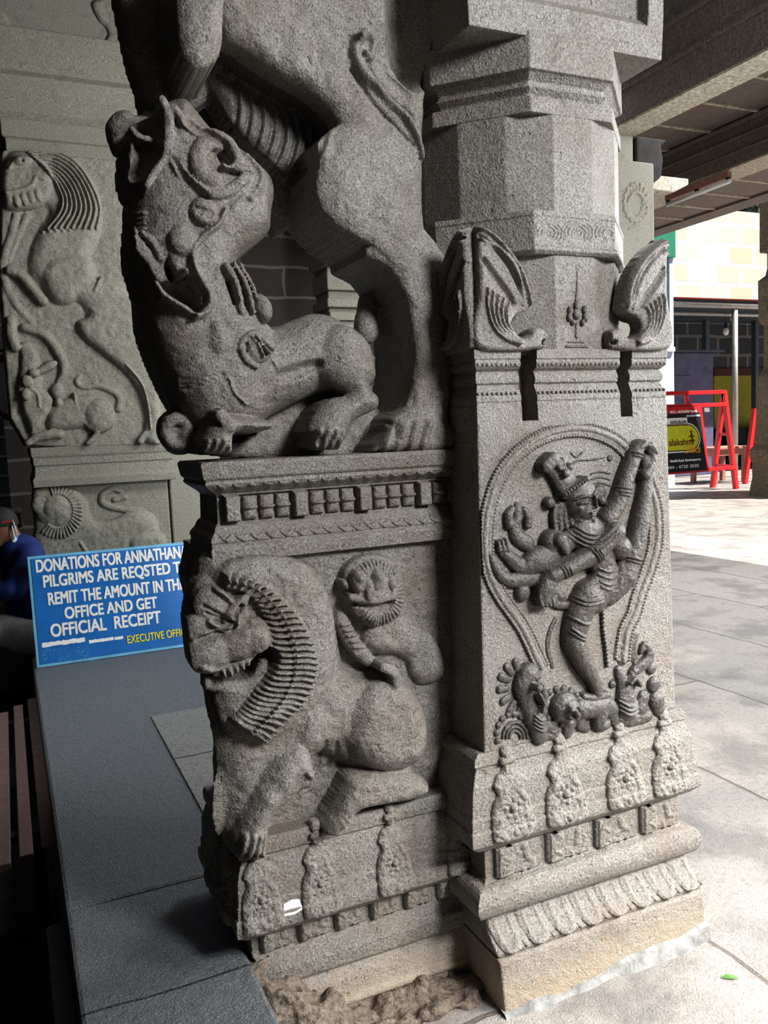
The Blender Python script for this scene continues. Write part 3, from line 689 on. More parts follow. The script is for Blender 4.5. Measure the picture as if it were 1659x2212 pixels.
for px, py in ((563, 1930), (690, 1890), (849, 1840)):
    ornament('gable_ornament', lkf, onY(px, py, 1.83)[0], .288, .515, kp2, .054)
ornament('gable_ornament', lkf, 1.005, .288, .49, kp2, .05)
for yy in (1.92, 2.06):                       # ornaments on the side face
    o = [c for c in kp2.children][0].copy(); COL.objects.link(o)
    xs0 = onY(563, 1930, 1.83)[0]
    o.matrix_basis = Matrix.Translation((LX+.008, yy, 0)) @ Matrix.Rotation(-math.pi/2, 4, 'Z') @ Matrix.Translation((-xs0, -1.818, 0))
zc = onY(630, 1957, 1.826)
vs = [(zc[0]+dx, 0, zc[2]+dz) for dx, dz in ((-.022, -.014), (.004, -.016), (.024, -.010), (.020, .012), (.002, .016), (-.02, .010))]
vs = [(x, float(ilv(LK, z))-.0015, z) for x, _, z in vs]
link('white_paint_patch', mesh('white_paint_patch', vs, [(0, 1, 2, 3, 4, 5)]), 'white', kp2)
# ledge between the two beasts
LG = [(1.161, .020, 0), (1.190, .017, 0), (1.193, .020, 0), (1.205, .020, 0), (1.208, .017, 0), (1.218, .021, 0), (1.228, .030, 0), (1.243, .037, 0), (1.250, .045, 0), (1.310, .047, 0), (1.318, .040, 0), (1.334, .017, 0), (1.339, .012, 0), (1.342, .010, 0), (1.345, .013, 0), (1.350, .013, 0), (1.353, .008, 0), (1.356, .006, 0), (1.386, .0, 0), (1.393, .006, 0)]
ldg = loft('middle_ledge', [(z, rect(LX+d*.9, 1.07, 1.850+d, 2.125-d)) for z, d, _ in LG], 'stone', PIL, .003)
lgf = lambda Z: 1.850+np.interp(Z, [a[0] for a in LG], [a[1] for a in LG])+.003
s = HF(1.85, LX, 1.06, 1.165, 1.385, .0018); s.cv = lambda pts: [tuple(p) if len(p) > 2 else (p[0], p[1], 0) for p in pts]
x = LX+.055
pat = 'PBBBPBBBPBBBPBB'; 
for ch in pat:
    if ch == 'P': s.poly([(x, 1.252), (x+.036, 1.252), (x+.036, 1.312), (x, 1.312)], .030, .005, .5, smooth=False); x += .046
    else:
        s.poly([(x, 1.254), (x+.032, 1.254), (x+.034, 1.282), (x+.032, 1.310), (x, 1.310), (x-.002, 1.282)], .020, .018, .35, smooth=False)
        s.add([(x-.002, 1.283, .006), (x+.034, 1.283, .006)], .010, smooth=False); x += .040
s.poly([(LX+.05, 1.312), (1.05, 1.312), (1.05, 1.318), (LX+.05, 1.318)], .012, .004, .4, smooth=False)
xx = LX+.04
while xx < 1.05:
    s.tube([(xx, 1.338, .004), (xx+.014, 1.331, .007), (xx+.028, 1.338, .004)], .9, .002)
    s.tube([(xx, 1.222, .004), (xx+.014, 1.214, .007), (xx+.028, 1.222, .004)], .9, .002); xx += .036
s.rough(.0014, .007)
s.surf('baluster_carving', 'stone', ldg, lgf)
# ---------------------------------------------------------------- lower maned lion
s = HF(2.20, .33, 1.07, .44, 1.185, .0028); s.yc = 1.84
s.poly([(LX+.055, .44), (1.068, .44), (1.068, 1.175), (LX+.055, 1.175)], .305, .02, .93, smooth=False, world=True)
P = lambda pts, Hh, w, a=.7, k=.012: s.poly(PXs(*pts), Hh, w, a, k)
P([(452, 1205), (560, 1205), (632, 1200), (672, 1228), (703, 1264), (727, 1312), (742, 1366), (751, 1417), (757, 1450), (792, 1458), (852, 1444), (892, 1482), (918, 1512), (930, 1556), (924, 1600), (905, 1640), (905, 1690), (860, 1700), (780, 1680), (700, 1640), (620, 1700), (570, 1760), (530, 1820), (492, 1840), (470, 1750), (455, 1650), (446, 1580), (440, 1500), (436, 1400), (425, 1300)], .375, .09, .78)
P([(742, 1600), (752, 1530), (795, 1478), (858, 1462), (906, 1510), (925, 1570), (908, 1640), (852, 1668), (800, 1664), (765, 1640)], .408, .07, .82)
P([(738, 1700), (758, 1672), (830, 1662), (915, 1678), (912, 1716), (838, 1734), (775, 1748), (728, 1792), (690, 1788), (712, 1748)], .402, .03, .84)
P([(530, 1720), (575, 1640), (640, 1600), (672, 1640), (664, 1692), (605, 1742), (578, 1790), (572, 1840), (512, 1852), (497, 1810)], .410, .05, .82)
P([(430, 1700), (470, 1640), (520, 1650), (530, 1730), (500, 1800), (480, 1850), (440, 1830), (420, 1760)], .35, .05, .8)
s.add(PXs((675, 1560, 40), (672, 1640, 40), (668, 1690, 22)), .012)
s.add(PXs((652, 1655, 10), (668, 1670, 12), (660, 1700, 10)), .014)
for k in range(3): s.add(PXs((700+k*26, 1600+k*4, 7), (708+k*26, 1640, 7), (700+k*24, 1680-k*4, 7)), -.006)
for k in range(4):
    s.add(PXs((520+k*16, 1790, 9), (512+k*16, 1825, 9), (505+k*16, 1850, 8)), .014); s.add(PXs((745-k*12, 1752+k*4, 8), (722-k*10, 1772+k*3, 8), (700-k*4, 1788, 7)), .014)
P([(500, 1210), (640, 1208), (700, 1264), (722, 1340), (726, 1420), (700, 1500), (640, 1560), (560, 1610), (470, 1560), (450, 1300)], .392, .05, .9)
inner = curve(PXs((474, 1262, 0), (520, 1275, 0), (556, 1318, 0), (570, 1375, 0), (566, 1430, 0), (545, 1480, 0), (515, 1520, 0), (490, 1545, 0)), False, 8)
outer = curve(PXs((476, 1234, 0), (545, 1250, 0), (605, 1298, 0), (645, 1348, 0), (668, 1404, 0), (668, 1455, 0), (644, 1505, 0), (606, 1545, 0), (562, 1592, 0)), False, 8)
ia, oa = np.array(inner), np.array(outer)
def at(a, t): i = t*(len(a)-1); return np.array([np.interp(i, range(len(a)), a[:, 0]), np.interp(i, range(len(a)), a[:, 1])])
s.poly(PXs(*[tuple(p[:2]) for p in outer])+PXs(*[tuple(p[:2]) for p in inner[::-1]]), .402, .02, .955, k=.006)
for k in range(31):
    t = (k+.5)/31; a, b = at(ia, max(0, t-.01)), at(oa, min(1, t+.012)); m1 = a+(b-a)*.5; n = np.array([-(b-a)[1], (b-a)[0]]); n /= np.linalg.norm(n)
    s.add(PXs((*a, 6), (*(a+(b-a)*.25+n*3), 7), (*m1, 7)), .020); s.add(PXs((*(m1+(b-a)*.05), 7), (*(a+(b-a)*.78-n*3), 8), (*b, 6)), .021)
s.add(PXs(*[(*at(oa, t/12), 5) for t in range(13)]), .006)
# face of the lion
P([(430, 1250), (480, 1262), (540, 1300), (562, 1370), (555, 1440), (510, 1455), (440, 1450), (400, 1420), (395, 1330)], .405, .06, .84)
s.ell((512, 1372), 58, 44, .3, .045, .395); s.ell((445, 1400), 62, 44, .2, .045, .39); s.ell((448, 1300), 40, 40, 0, .03, .39); s.ell((425, 1350), 40, 34, 0, .03, .39)
s.add(PXs((455, 1262, 9), (490, 1290, 10), (500, 1330, 10), (470, 1350, 9), (440, 1330, 8)), .022)
s.tube(PXs((482, 1345, 10), (490, 1318, 17), (506, 1298, 15), (520, 1280, 8)), .9, .408); s.add(PXs((494, 1322, 8), (508, 1300, 7)), -.016); s.add(PXs((418, 1372, 9), (470, 1356, 11), (520, 1336, 10)), -.012)
s.ell((540, 1368), 26, 30, 0, .018, .425); s.add(PXs((425, 1430, 12), (455, 1440, 13), (485, 1432, 12)), .012)
for k in range(4): s.add(PXs((430+k*4, 1300+k*14, 5), (462+k*5, 1318+k*11, 6), (492, 1336+k*4, 5)), -.010)
s.tube(PXs((462, 1440, 14), (505, 1434, 18), (540, 1410, 20), (560, 1372, 22), (545, 1344, 18), (520, 1348, 16)), .9, .395)
s.add(PXs((500, 1462, 22), (538, 1448, 32), (566, 1412, 26)), -.14)
s.tube(PXs((440, 1470, 16), (500, 1482, 16), (545, 1470, 14), (566, 1430, 12)), .9, .37)
for k in range(5): s.add(PXs((470+k*13, 1438-k*4, 7), (474+k*13, 1452-k*5, 7)), .016)
# second lion, mask and mane
P([(750, 1240), (782, 1206), (820, 1196), (868, 1210), (888, 1250), (898, 1300), (912, 1350), (950, 1376), (974, 1420), (980, 1470), (930, 1490), (905, 1470), (893, 1435), (858, 1421), (812, 1424), (792, 1395), (800, 1350), (765, 1330), (748, 1290)], .338, .05, .9)
P([(752, 1240), (784, 1208), (822, 1200), (862, 1216), (882, 1252), (886, 1296), (872, 1334), (845, 1352), (812, 1358), (782, 1344), (760, 1300)], .352, .05, .92)
for k in range(44):
    a = 2*math.pi*k/44; cx_, cy_ = 818, 1283
    if 2.5 < a < 3.9 and k % 2: continue
    s.add(PXs((cx_+40*math.cos(a), cy_+46*math.sin(a), 4), (cx_+60*math.cos(a), cy_+70*math.sin(a), 4.5)), .009)
P([(766, 1250), (800, 1226), (838, 1240), (850, 1280), (840, 1305), (790, 1308), (766, 1290)], .365, .03, .93)
for c in ((774, 1256), (813, 1252)): s.ell(c, 15, 24, 0, .022, .357); s.add(PXs((c[0], c[1]-8, 12)), .008)
s.ell((795, 1275), 12, 26, 0, .022, .358); s.ell((847, 1262), 11, 12, 0, .016, .355); s.ell((752, 1266), 8, 12, .4, .016, .335)
s.tube(PXs((760, 1290, 8), (785, 1298, 9), (815, 1296, 10), (848, 1288, 9), (852, 1278, 7)), 1.0, .355)
s.add(PXs((775, 1308, 8), (815, 1312, 9), (845, 1304, 8)), -.012)
s.tube(PXs((744, 1345, 17), (762, 1380, 18), (785, 1412, 16), (806, 1432, 14)), 1.0, .330)
for k in range(5): s.add(PXs((740+k*7, 1352+k*12, 5), (768+k*7, 1346+k*13, 6)), .008)
s.add(PXs((800, 1340, 26), (815, 1385, 30), (850, 1405, 24)), .012)
s.tube(PXs((818, 1436, 10), (838, 1444, 12), (846, 1470, 10), (835, 1505, 6)), .8, .385)
s.rough(.004, .03); s.rough(.002, .010)
hd = lambda px, py, Y, r: ELL(onY(px, py, Y), r)
lion = s.solid('maned_lion_carving', 'stone', PIL, 2.20, 1.755, extra=[hd(450, 1392, 1.93, (.058, .10, .068)), hd(442, 1300, 1.96, (.05, .10, .055)), hd(452, 1240, 1.98, (.05, .11, .045)), hd(488, 1560, 1.98, (.055, .12, .12)), hd(470, 1750, 1.98, (.05, .10, .07)),
    hd(462, 1800, 2.04, (.045, .07, .05)), hd(480, 1680, 2.02, (.04, .07, .05)), CAP(onY(488, 1480, 1.98), onY(486, 1700, 1.98), .052)], amp=.006,
    cut=lambda X, Y, Z: np.interp(Z, [.5, .72, .86, 1.1, 1.17], [.445, .462, .43, .388, .41]).astype(np.float32)-X-np.maximum(0, 1.94-Y)*.9)
# ---------------------------------------------------------------- crouching beast with the rearing yali above
s = HF(2.20, .26, 1.12, 1.385, 2.78, .0042); s.yc = 1.88
def P(pts, Hh, w=.07, a=.62, k=.02, conv=ZA):
    s.yc = 2.20-Hh if Hh < .3 else 1.88
    s.poly(conv(*pts), Hh, w, a, k); s.yc = 1.88
def Q(pts, Hh, w=.07, a=.62, k=.02): P(pts, Hh, w, a, k, PXs)
# recessed linking stone
Q([(255, -120), (420, -120), (470, 40), (520, 150), (450, 210), (400, 230), (318, 226), (300, 170), (275, 90)], .17, .05, .7)
P([(840, 380), (1060, 360), (1075, 560), (1140, 660), (1010, 700), (925, 690), (850, 735), (820, 600)], .13, .05, .7)
Q([(440, 140), (490, 80), (600, 110), (745, 265), (700, 340), (650, 385), (600, 360), (510, 270)], .18, .03, .9)
P([(470, 1620), (800, 1600), (1100, 1430), (1400, 1600), (1560, 1640), (1560, 1800), (470, 1800)], .20, .03, .9)
# the rearing beast: torso, thigh and hind leg
Q([(470, -160), (478, 50), (520, 92), (600, 146), (690, 203), (736, 264), (694, 336), (680, 396), (690, 446), (740, 500), (792, 538), (842, 580), (870, 625), (886, 680), (896, 760), (890, 830), (872, 880), (846, 905), (838, 940), (880, 975), (985, 972), (975, 900), (990, 760), (990, 600), (955, 555), (930, 500), (925, 350), (930, 200), (960, -160)], .325, .05, .84, .03)
Q([(790, 540), (842, 580), (870, 625), (886, 680), (896, 760), (892, 830), (876, 880), (850, 915), (985, 960), (975, 900), (985, 760), (985, 640), (960, 540), (880, 470)], .325, .024, .92, .03)
Q([(690, 300), (760, 260), (850, 300), (905, 400), (905, 520), (880, 590), (800, 530), (720, 480), (684, 420), (688, 350)], .345, .14, .90, .03)
Q([(806, 972), (836, 930), (872, 896), (930, 890), (985, 930), (985, 978), (806, 978)], .345, .03, .85)
for k in range(4): s.add(PXs((838+k*26, 925-k*3, 12), (828+k*26, 955, 11), (824+k*27, 972, 8)), .014)
# hanging paw
Q([(372, -100), (470, -100), (474, 60), (468, 130), (440, 160), (410, 165), (384, 140), (372, 90)], .385, .04, .9, .01)
s.d2; 
# tail
s.yc = 1.90
s.add(PXs((762, 96, 15), (756, 130, 15), (775, 168, 15), (820, 214, 14), (862, 256, 13), (890, 302, 11), (906, 345, 9)), .022)
s.add(PXs((764, 98, 12), (782, 84, 12), (800, 100, 12), (795, 130, 11), (779, 126, 9)), .020)
for d in (-17, 17): s.add(PXs((768+d, 150-d*.5, 7), (812+d, 214-d*.8, 7), (858+d, 262-d*.8, 6), (892+d*.6, 320, 6)), -.012)
s.add(PXs((830, 120, 60), (860, 190, 60)), -.03); s.add(PXs((885, -60, 75), (885, 60, 70), (895, 150, 50)), -.10)
for k in range(3): s.add(PXs((805+k*12, 110+k*12, 5), (830+k*16, 150+k*10, 5), (870+k*8, 190+k*8, 5)), .006)
s.yc = 1.88
# belly plates
for k in range(7):
    x = 545+k*27; s.add(PXs((x-6, 120+k*16, 5), (x+2, 190+k*12, 6), (x-10, 250+k*10, 6), (x-34, 300+k*10, 5)), -.007); s.add(PXs((x+6, 128+k*16, 4), (x+12, 190+k*12, 5), (x, 250+k*10, 5), (x-24, 300+k*10, 4)), .004)
# trunk mass
P([(255, 90), (300, 60), (335, 20), (430, 5), (500, 80), (600, 185), (700, 248), (800, 330), (862, 400), (888, 480), (874, 580), (862, 680), (785, 755), (705, 825), (700, 870), (725, 905), (747, 960), (772, 1010), (822, 1060), (842, 1130), (872, 1168), (880, 1300), (860, 1600), (700, 1700), (500, 1690), (400, 1560), (330, 1420), (270, 1280), (225, 1130), (215, 1000), (190, 900), (165, 800), (160, 650), (170, 540), (190, 480), (150, 420), (130, 300), (150, 160)], .325, .10, .66)
# crouching body with rump, thigh and feet
P([(700, 1180), (872, 1166), (960, 1130), (1050, 1094), (1120, 1088), (1190, 1110), (1242, 1150), (1292, 1205), (1332, 1300), (1342, 1400), (1318, 1480), (1200, 1500), (1090, 1500), (850, 1620), (780, 1660), (620, 1690), (560, 1500)], .325, .11, .66)
P([(1058, 1340), (1080, 1220), (1180, 1160), (1280, 1220), (1330, 1320), (1340, 1420), (1310, 1470), (1354, 1515), (1340, 1580), (1225, 1640), (1190, 1720), (1150, 1775), (1030, 1775), (1030, 1720), (1000, 1680), (1045, 1590), (1105, 1530), (1185, 1502), (1095, 1440), (1054, 1400)], .352, .07, .82)
P([(480, 1790), (482, 1700), (540, 1600), (600, 1600), (700, 1610), (830, 1640), (800, 1690), (680, 1700), (640, 1720), (625, 1795)], .365, .05, .8)
s.add(ZA((870, 1420, 40), (960, 1390, 46), (1050, 1360, 30)), -.02)
for k in range(4): s.add(ZA((1045+k*36, 1690, 20), (1030+k*38, 1735, 18), (1035+k*36, 1775, 14)), .014); s.add(ZA((500+k*36, 1730, 18), (490+k*36, 1790, 16)), .012)
s.add(ZA((800, 1690, 26), (730, 1712, 30), (650, 1705, 22)), -.05)
# mouth, lips, teeth
s.add(ZA((310, 980, 50), (380, 1020, 60), (450, 1080, 50)), -.085); s.add(ZA((345, 880, 46), (390, 950, 56), (450, 1030, 50)), -.06); s.add(ZA((345, 840, 30), (340, 920, 30)), -.03)
s.tube(ZA((590, 620, 15), (555, 690, 16), (480, 750, 17), (440, 810, 18), (440, 880, 18), (470, 950, 19), (508, 1015, 20), (515, 1075, 20), (485, 1120, 20), (445, 1135, 16)), .9, .325)
s.add(ZA((590, 620, 18), (555, 690, 20), (480, 750, 22), (440, 810, 24), (440, 880, 24), (470, 950, 24), (508, 1015, 26), (515, 1075, 26), (485, 1120, 24), (445, 1135, 18)), .016)
s.tube(ZA((565, 615, 11), (530, 685, 11), (455, 740, 12), (410, 800, 13), (408, 870, 13), (438, 945, 13), (478, 1010, 13), (488, 1070, 11)), .9, .318)
s.tube(ZA((255, 970, 16), (290, 1025, 20), (350, 1068, 22), (400, 1098, 22), (445, 1132, 18)), .9, .320)
s.add(ZA((255, 970, 22), (290, 1025, 26), (350, 1068, 28), (400, 1098, 26), (445, 1132, 22)), .020)
s.ell(ZA((395, 765))[0], 34, 34, .3, .022, .325); s.tube(ZA((380, 760, 60), (370, 840, 44), (390, 910, 26)), .5, .315); s.ell(ZA((490, 630))[0], 32, 30, -.6, .020, .330)
for y in range(4): s.add(ZA((440+y*6, 610+y*14, 6), (480+y*6, 625+y*12, 7), (530-y*4, 640+y*8, 6)), -.007)
for x, y in ((398, 915), (408, 955), (428, 985), (445, 1015), (458, 1045), (462, 1075)): s.add(ZA((x, y, 22)), .030)
# crest scroll
s.tube(ZA((335, 345, 20), (380, 430, 24), (450, 505, 26), (540, 540, 28), (630, 515, 28), (690, 455, 26)), .9, .330)
s.tube(ZA((700, 430, 20), (650, 418, 22), (590, 412, 20)), .9, .340)
s.tube(ZA((540, 480, 44), (475, 430, 46), (465, 350, 44), (510, 290, 44), (560, 300, 36)), .7, .330)
s.tube(ZA((345, 120, 18), (400, 200, 22), (460, 235, 22), (540, 250, 24), (610, 290, 26), (645, 350, 24), (655, 415, 20)), .9, .330)
s.add(ZA((575, 340, 26), (600, 390, 24)), -.03); s.add(ZA((420, 200, 40), (520, 265, 30), (590, 310, 24)), -.018); s.add(ZA((350, 370, 22), (410, 480, 26), (500, 560, 18)), -.022)
s.tube(ZA((290, 85, 24), (322, 160, 28), (325, 260, 28), (310, 350, 26), (265, 420, 24), (215, 500, 18)), .9, .322)
s.add(ZA((225, 200, 60), (225, 330, 70), (190, 400, 40)), -.07); s.tube(ZA((160, 190, 16), (200, 230, 20), (290, 255, 14)), .6, .28)
# row of beads beside the crest
for k in range(9):
    t = k/8; s.add(ZA((720+60*math.sin(t*3.1), 330+t*230, 24)), .014)
for k in range(6): s.add(ZA((690-k*14, 545+k*14, 14)), .008)
# wrinkled snout at the left rim
for k in range(5): s.add(ZA((170+k*4, 600+k*26, 12), (215, 610+k*26, 14)), .010)
s.tube(ZA((150, 700, 30), (190, 780, 32), (250, 850, 34), (290, 930, 30)), .5, .30); s.tube(ZA((200, 715, 14), (250, 760, 16), (285, 840, 16)), .8, .31)
# leaf ear and small ear
s.tube(ZA((600, 885, 18), (640, 960, 22), (665, 1050, 22), (680, 1110, 18)), .9, .325); s.tube(ZA((640, 875, 12), (690, 960, 14), (722, 1050, 14), (735, 1110, 12)), .9, .325); s.tube(ZA((675, 870, 11), (725, 960, 12), (750, 1030, 12)), .9, .315)
s.add(ZA((615, 960, 18), (650, 1060, 18)), -.022); s.ell(ZA((790, 1080))[0], 20, 32, .3, .03, .30)
s.tube(ZA((715, 1215, 14), (675, 1260, 16), (690, 1330, 17), (745, 1375, 12)), .9, .33); s.poly(ZA((700, 1230), (740, 1195), (835, 1260), (810, 1330), (745, 1360), (700, 1310)), .342, .02, .95, .004)
for k in range(4): s.add(ZA((715+k*14, 1225+k*6, 8), (750+k*14, 1275+k*4, 10), (770+k*16, 1330-k*10, 8)), -.014 if k % 2 else .010)
for k in range(3): s.add(ZA((400, 1430+k*22, 7), (490, 1428+k*16, 8), (590, 1400+k*14, 7)), -.006)
s.add(ZA((610, 1430, 8), (640, 1500, 9), (700, 1560, 8)), .010); s.add(ZA((830, 1350, 8), (858, 1420, 9), (850, 1520, 8)), .008); s.add(ZA((560, 1180, 40), (570, 1260, 60)), .014)
s.tube(ZA((560, 1610, 34), (600, 1660, 30)), .5, .36)
s.rough(.006, .04); s.rough(.003, .014)
c = lambda px, py, Y: onY(px, py, Y)
beast = s.solid('beast_carving', 'stone', PIL, 2.20, 1.77, extra=[
    ELL(c(386, 930, 2.02), (.050, .065, .056)), ELL(c(262, 292, 2.02), (.034, .05, .045)),
    CAP(c(316, 300, 2.03), c(322, 480, 2.03), .050, .055), CAP(c(322, 480, 2.03), c(345, 640, 2.03), .055, .062), CAP(c(350, 640, 2.03), c(395, 800, 2.03), .066, .06), CAP(c(395, 800, 2.03), c(430, 930, 2.03), .055, .04),
    ELL(c(296, 420, 2.0), (.028, .04, .045)), ELL(c(330, 560, 2.0), (.035, .04, .04)), ELL(c(335, 690, 2.0), (.03, .04, .06)), ELL(c(275, 262, 2.0), (.022, .03, .02)), ELL(c(258, 320, 2.0), (.018, .03, .018)),
    *[CAP(c(386+34*math.cos(t), 930+36*math.sin(t), 1.965), c(386+(34-2.4*(t+.5))*math.cos(t+.5), 930+(36-2.4*(t+.5))*math.sin(t+.5), 1.955), .009) for t in np.arange(0, 7, .5)],
    CAP(c(792, 715, 2.02), c(792, 655, 2.06), .034, .026), CAP(c(480, -60, 2.08), c(460, -120, 2.08), .10)], amp=.006, cut=lambda X, Y, Z: Y-2.13+0*X+0*Z)
# recessed belly plates in the darker brown granite
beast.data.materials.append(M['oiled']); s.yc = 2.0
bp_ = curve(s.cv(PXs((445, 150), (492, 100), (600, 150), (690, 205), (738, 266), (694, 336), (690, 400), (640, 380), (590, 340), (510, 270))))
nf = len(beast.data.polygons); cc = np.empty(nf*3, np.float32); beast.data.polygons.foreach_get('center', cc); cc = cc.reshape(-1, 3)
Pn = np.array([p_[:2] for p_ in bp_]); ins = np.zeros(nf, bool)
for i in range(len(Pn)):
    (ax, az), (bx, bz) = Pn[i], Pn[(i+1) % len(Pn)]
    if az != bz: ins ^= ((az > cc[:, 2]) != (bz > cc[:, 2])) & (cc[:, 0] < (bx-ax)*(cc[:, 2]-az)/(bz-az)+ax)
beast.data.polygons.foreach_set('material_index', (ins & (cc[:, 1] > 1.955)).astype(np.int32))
# broken stone core at the foot of the pier
ru = [ELL((LX+.05+.04*i, 1.835+rng.uniform(-.03, .05), .05-.012*i), (.075, .065, .15-.02*i)) for i in range(5)]
ru += [ELL((LX+.16+.05*i, 1.79+rng.uniform(-.02, .03), -.005), (.07, .06, .03+rng.uniform(0, .014))) for i in range(9)]
xs_ = (.25, 1.62, -.06); F_lo = xs_; F_hi = (1.1, 2.0, .26); st = .005
gx, gy, gz = (np.arange(F_lo[i], F_hi[i], st, dtype=np.float32) for i in range(3))
X, Y, Z = gx[:, None, None], gy[None, :, None], gz[None, None, :]
F = np.full((len(gx), len(gy), len(gz)), 1.0, np.float32)
for p in ru: F = smin(F, p(X, Y, Z), .03)
F = F+.03*vnoise(F.shape, .05, st)+.016*vnoise(F.shape, .02, st)
F[0] = F[-1] = st; F[:, 0] = F[:, -1] = st; F[:, :, 0] = F[:, :, -1] = st
vol('broken_foot', F, F_lo, st, 'rubble', PIL)
# ================================================================ setting
def S(o, kind='structure'): o['kind'] = kind; return o
PZ = .20
b = MB(); b.v = [(.42, -3, 0), (30, -3, 0), (30, 24, 0), (.42, 24, 0)]; b.f = [(0, 1, 2, 3)]; S(b.build('floor', 'floor'))
b = MB(); b.box(.052, .44, -3, 2.30, -.3, PZ); b.box(.052, 1.55, 2.30, 8.0, -.3, PZ); S(b.build('platform_floor', 'plat', None, .012))
b = MB(); b.box(.507, 1.54, 2.32, 3.78, PZ-.02, PZ+.005); S(b.build('trim_7', 'plat2', None, .003))
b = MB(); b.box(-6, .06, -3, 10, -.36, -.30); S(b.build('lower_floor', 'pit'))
b = MB(); b.box(-6, 1.9, 9.0, 9.3, -.3, 4.88); b.box(1.9, 7.2, 9.0, 9.3, -.3, 3.97); S(b.build('wall_back', 'wall_dark'))
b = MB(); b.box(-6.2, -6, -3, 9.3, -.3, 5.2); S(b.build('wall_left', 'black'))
b = MB(); b.box(-6, 1.7, -3.4, -3.2, -.3, 3.97); S(b.build('wall_rear', 'wall_dark'))
b = MB(); b.box(-3.0, 1.36, -.55, -.30, -.3, 3.97); S(b.build('shade_blocker', 'ceil'))  # added unseen slab behind the viewpoint, shades the platform
def pxbox(pts, Y, dy, name, mat, parent=None, bevel=0):
    """box standing at depth Y whose front face spans the given corners"""
    q = [onY(*p, Y) for p in pts]; xs = [p[0] for p in q]; zs = [p[2] for p in q]
    return MB().box(min(xs), max(xs), Y, Y+dy, min(zs), max(zs)).build(name, mat, parent, bevel)
# ceiling and beams
b = MB(); b.box(2.0, 8.2, -3, 12, 3.98, 4.2); b.box(-6, 2.0, -3, 12, 4.9, 5.1); b.box(1.95, 2.0, -3, 12, 3.98, 4.9); S(b.build('ceiling', 'ceil'))
b = MB()
for k in range(26): b.box(3.9, 8.2, -1.5+k*.52, -1.5+k*.52+.03, 3.965, 3.985)
S(b.build('trim_1', 'beamlit'))
def beam(x0, x1, y0, y1, zb, zt, name, label):
    t = empty(name, ((x0+x1)/2, (y0+y1)/2, zb), label, 'beam')
    b = MB(); b.box(x0, x1, y0, y1, zb+.012, zt); b.box(x0-.02, x1+.02, y0, y1, zb+.30*(zt-zb), zb+.36*(zt-zb)); b.box(x0-.035, x1+.035, y0, y1, zb+.60*(zt-zb), zb+.66*(zt-zb)); b.box(x0-.045, x1+.045, y0, y1, zt-.10*(zt-zb), zt)
    b.build('beam_body', 'ceil', t, .01)
    MB().box(x0+.002, x1-.002, y0, y1, zb, zb+.014).build('beam_underside', 'beamlit', t)  # bounce light painted in as a paler stone than the beam body
    return t
beam(3.73, 3.95, -2.5, 8.9, 3.3, 3.97, 'stone_beam', 'grooved stone beam with pale underside above the carved vine pillar')
beam(6.02, 6.35, -2.5, 8.9, 3.6, 3.97, 'stone_beam', 'dark grooved stone roof beam above the tube light')
S(MB().box(.75, 1.9, 1.4, 2.7, 3.025, 4.9).build('trim_8', 'ceil'))
# ---------------------------------------------------------------- pale vine pillar behind
t = empty('stone_pillar', (4.2, 5.0, 0), 'pale stone pillar with a vine scroll panel seen behind the big pillar', 'pillar')
q = [onY(*p, 4.4) for p in ((1250, 400), (1413, 352), (1413, 520), (1391, 200))]
x0, x1, xz = q[0][0]-.25, q[1][0], q[3][0]-.04
MB().box(x0, x1, 4.4, 5.0, 0, q[1][2]).build('pillar_block', 'pale', t, .012)
MB().box(x0, 3.93, 4.46, 4.95, q[1][2], 3.3).build('pillar_shaft', 'pale', t, .01)
s = HF(4.4, x1-.36, x1-.01, 2.55, 3.15, .005); s.yc = 4.4
vc = ZH((290, 1700))[0]
s.tube(ZH((230, 1950, 10), (330, 1900, 14), (390, 1800, 14), (350, 1690, 14), (290, 1640, 14), (230, 1700, 14), (215, 1780, 14), (250, 1850, 14)), .8)
for k in range(16):
    a = 2*math.pi*k/16; s.tube(ZH((290+105*math.cos(a), 1730+165*math.sin(a), 16), (270+75*math.cos(a+.4), 1730+130*math.sin(a+.4), 14)), .7)
for x in (250, 275, 300): s.tube(ZH((x, 1560, 9), (x, 1640, 9)), .8)
s.surf('vine_carving', 'pale', [o for o in t.children if o.name.startswith('pillar_block')][0])
for (pa, zb, lab) in (((3.95, 4.4), 3.02, 'dark rounded stone bracket under the grooved beam'),):
    br = MB(); n = 10; pts = [(3.95, 3.30), (3.95, 3.03), (4.10, 3.01), (4.16, 3.05), (4.18, 3.16), (4.16, 3.26), (4.22, 3.30)]
    br.prism(pts, 4.45, 4.75); br.build('bracket', 'pit', t, .015)
br = MB(); br.prism([(3.7, 3.0), (4.32, 2.98), (4.45, 3.04), (4.45, 3.08), (3.7, 3.08)], 4.5, 4.9); br.build('bracket_ledge', 'beamlit', t, .008)
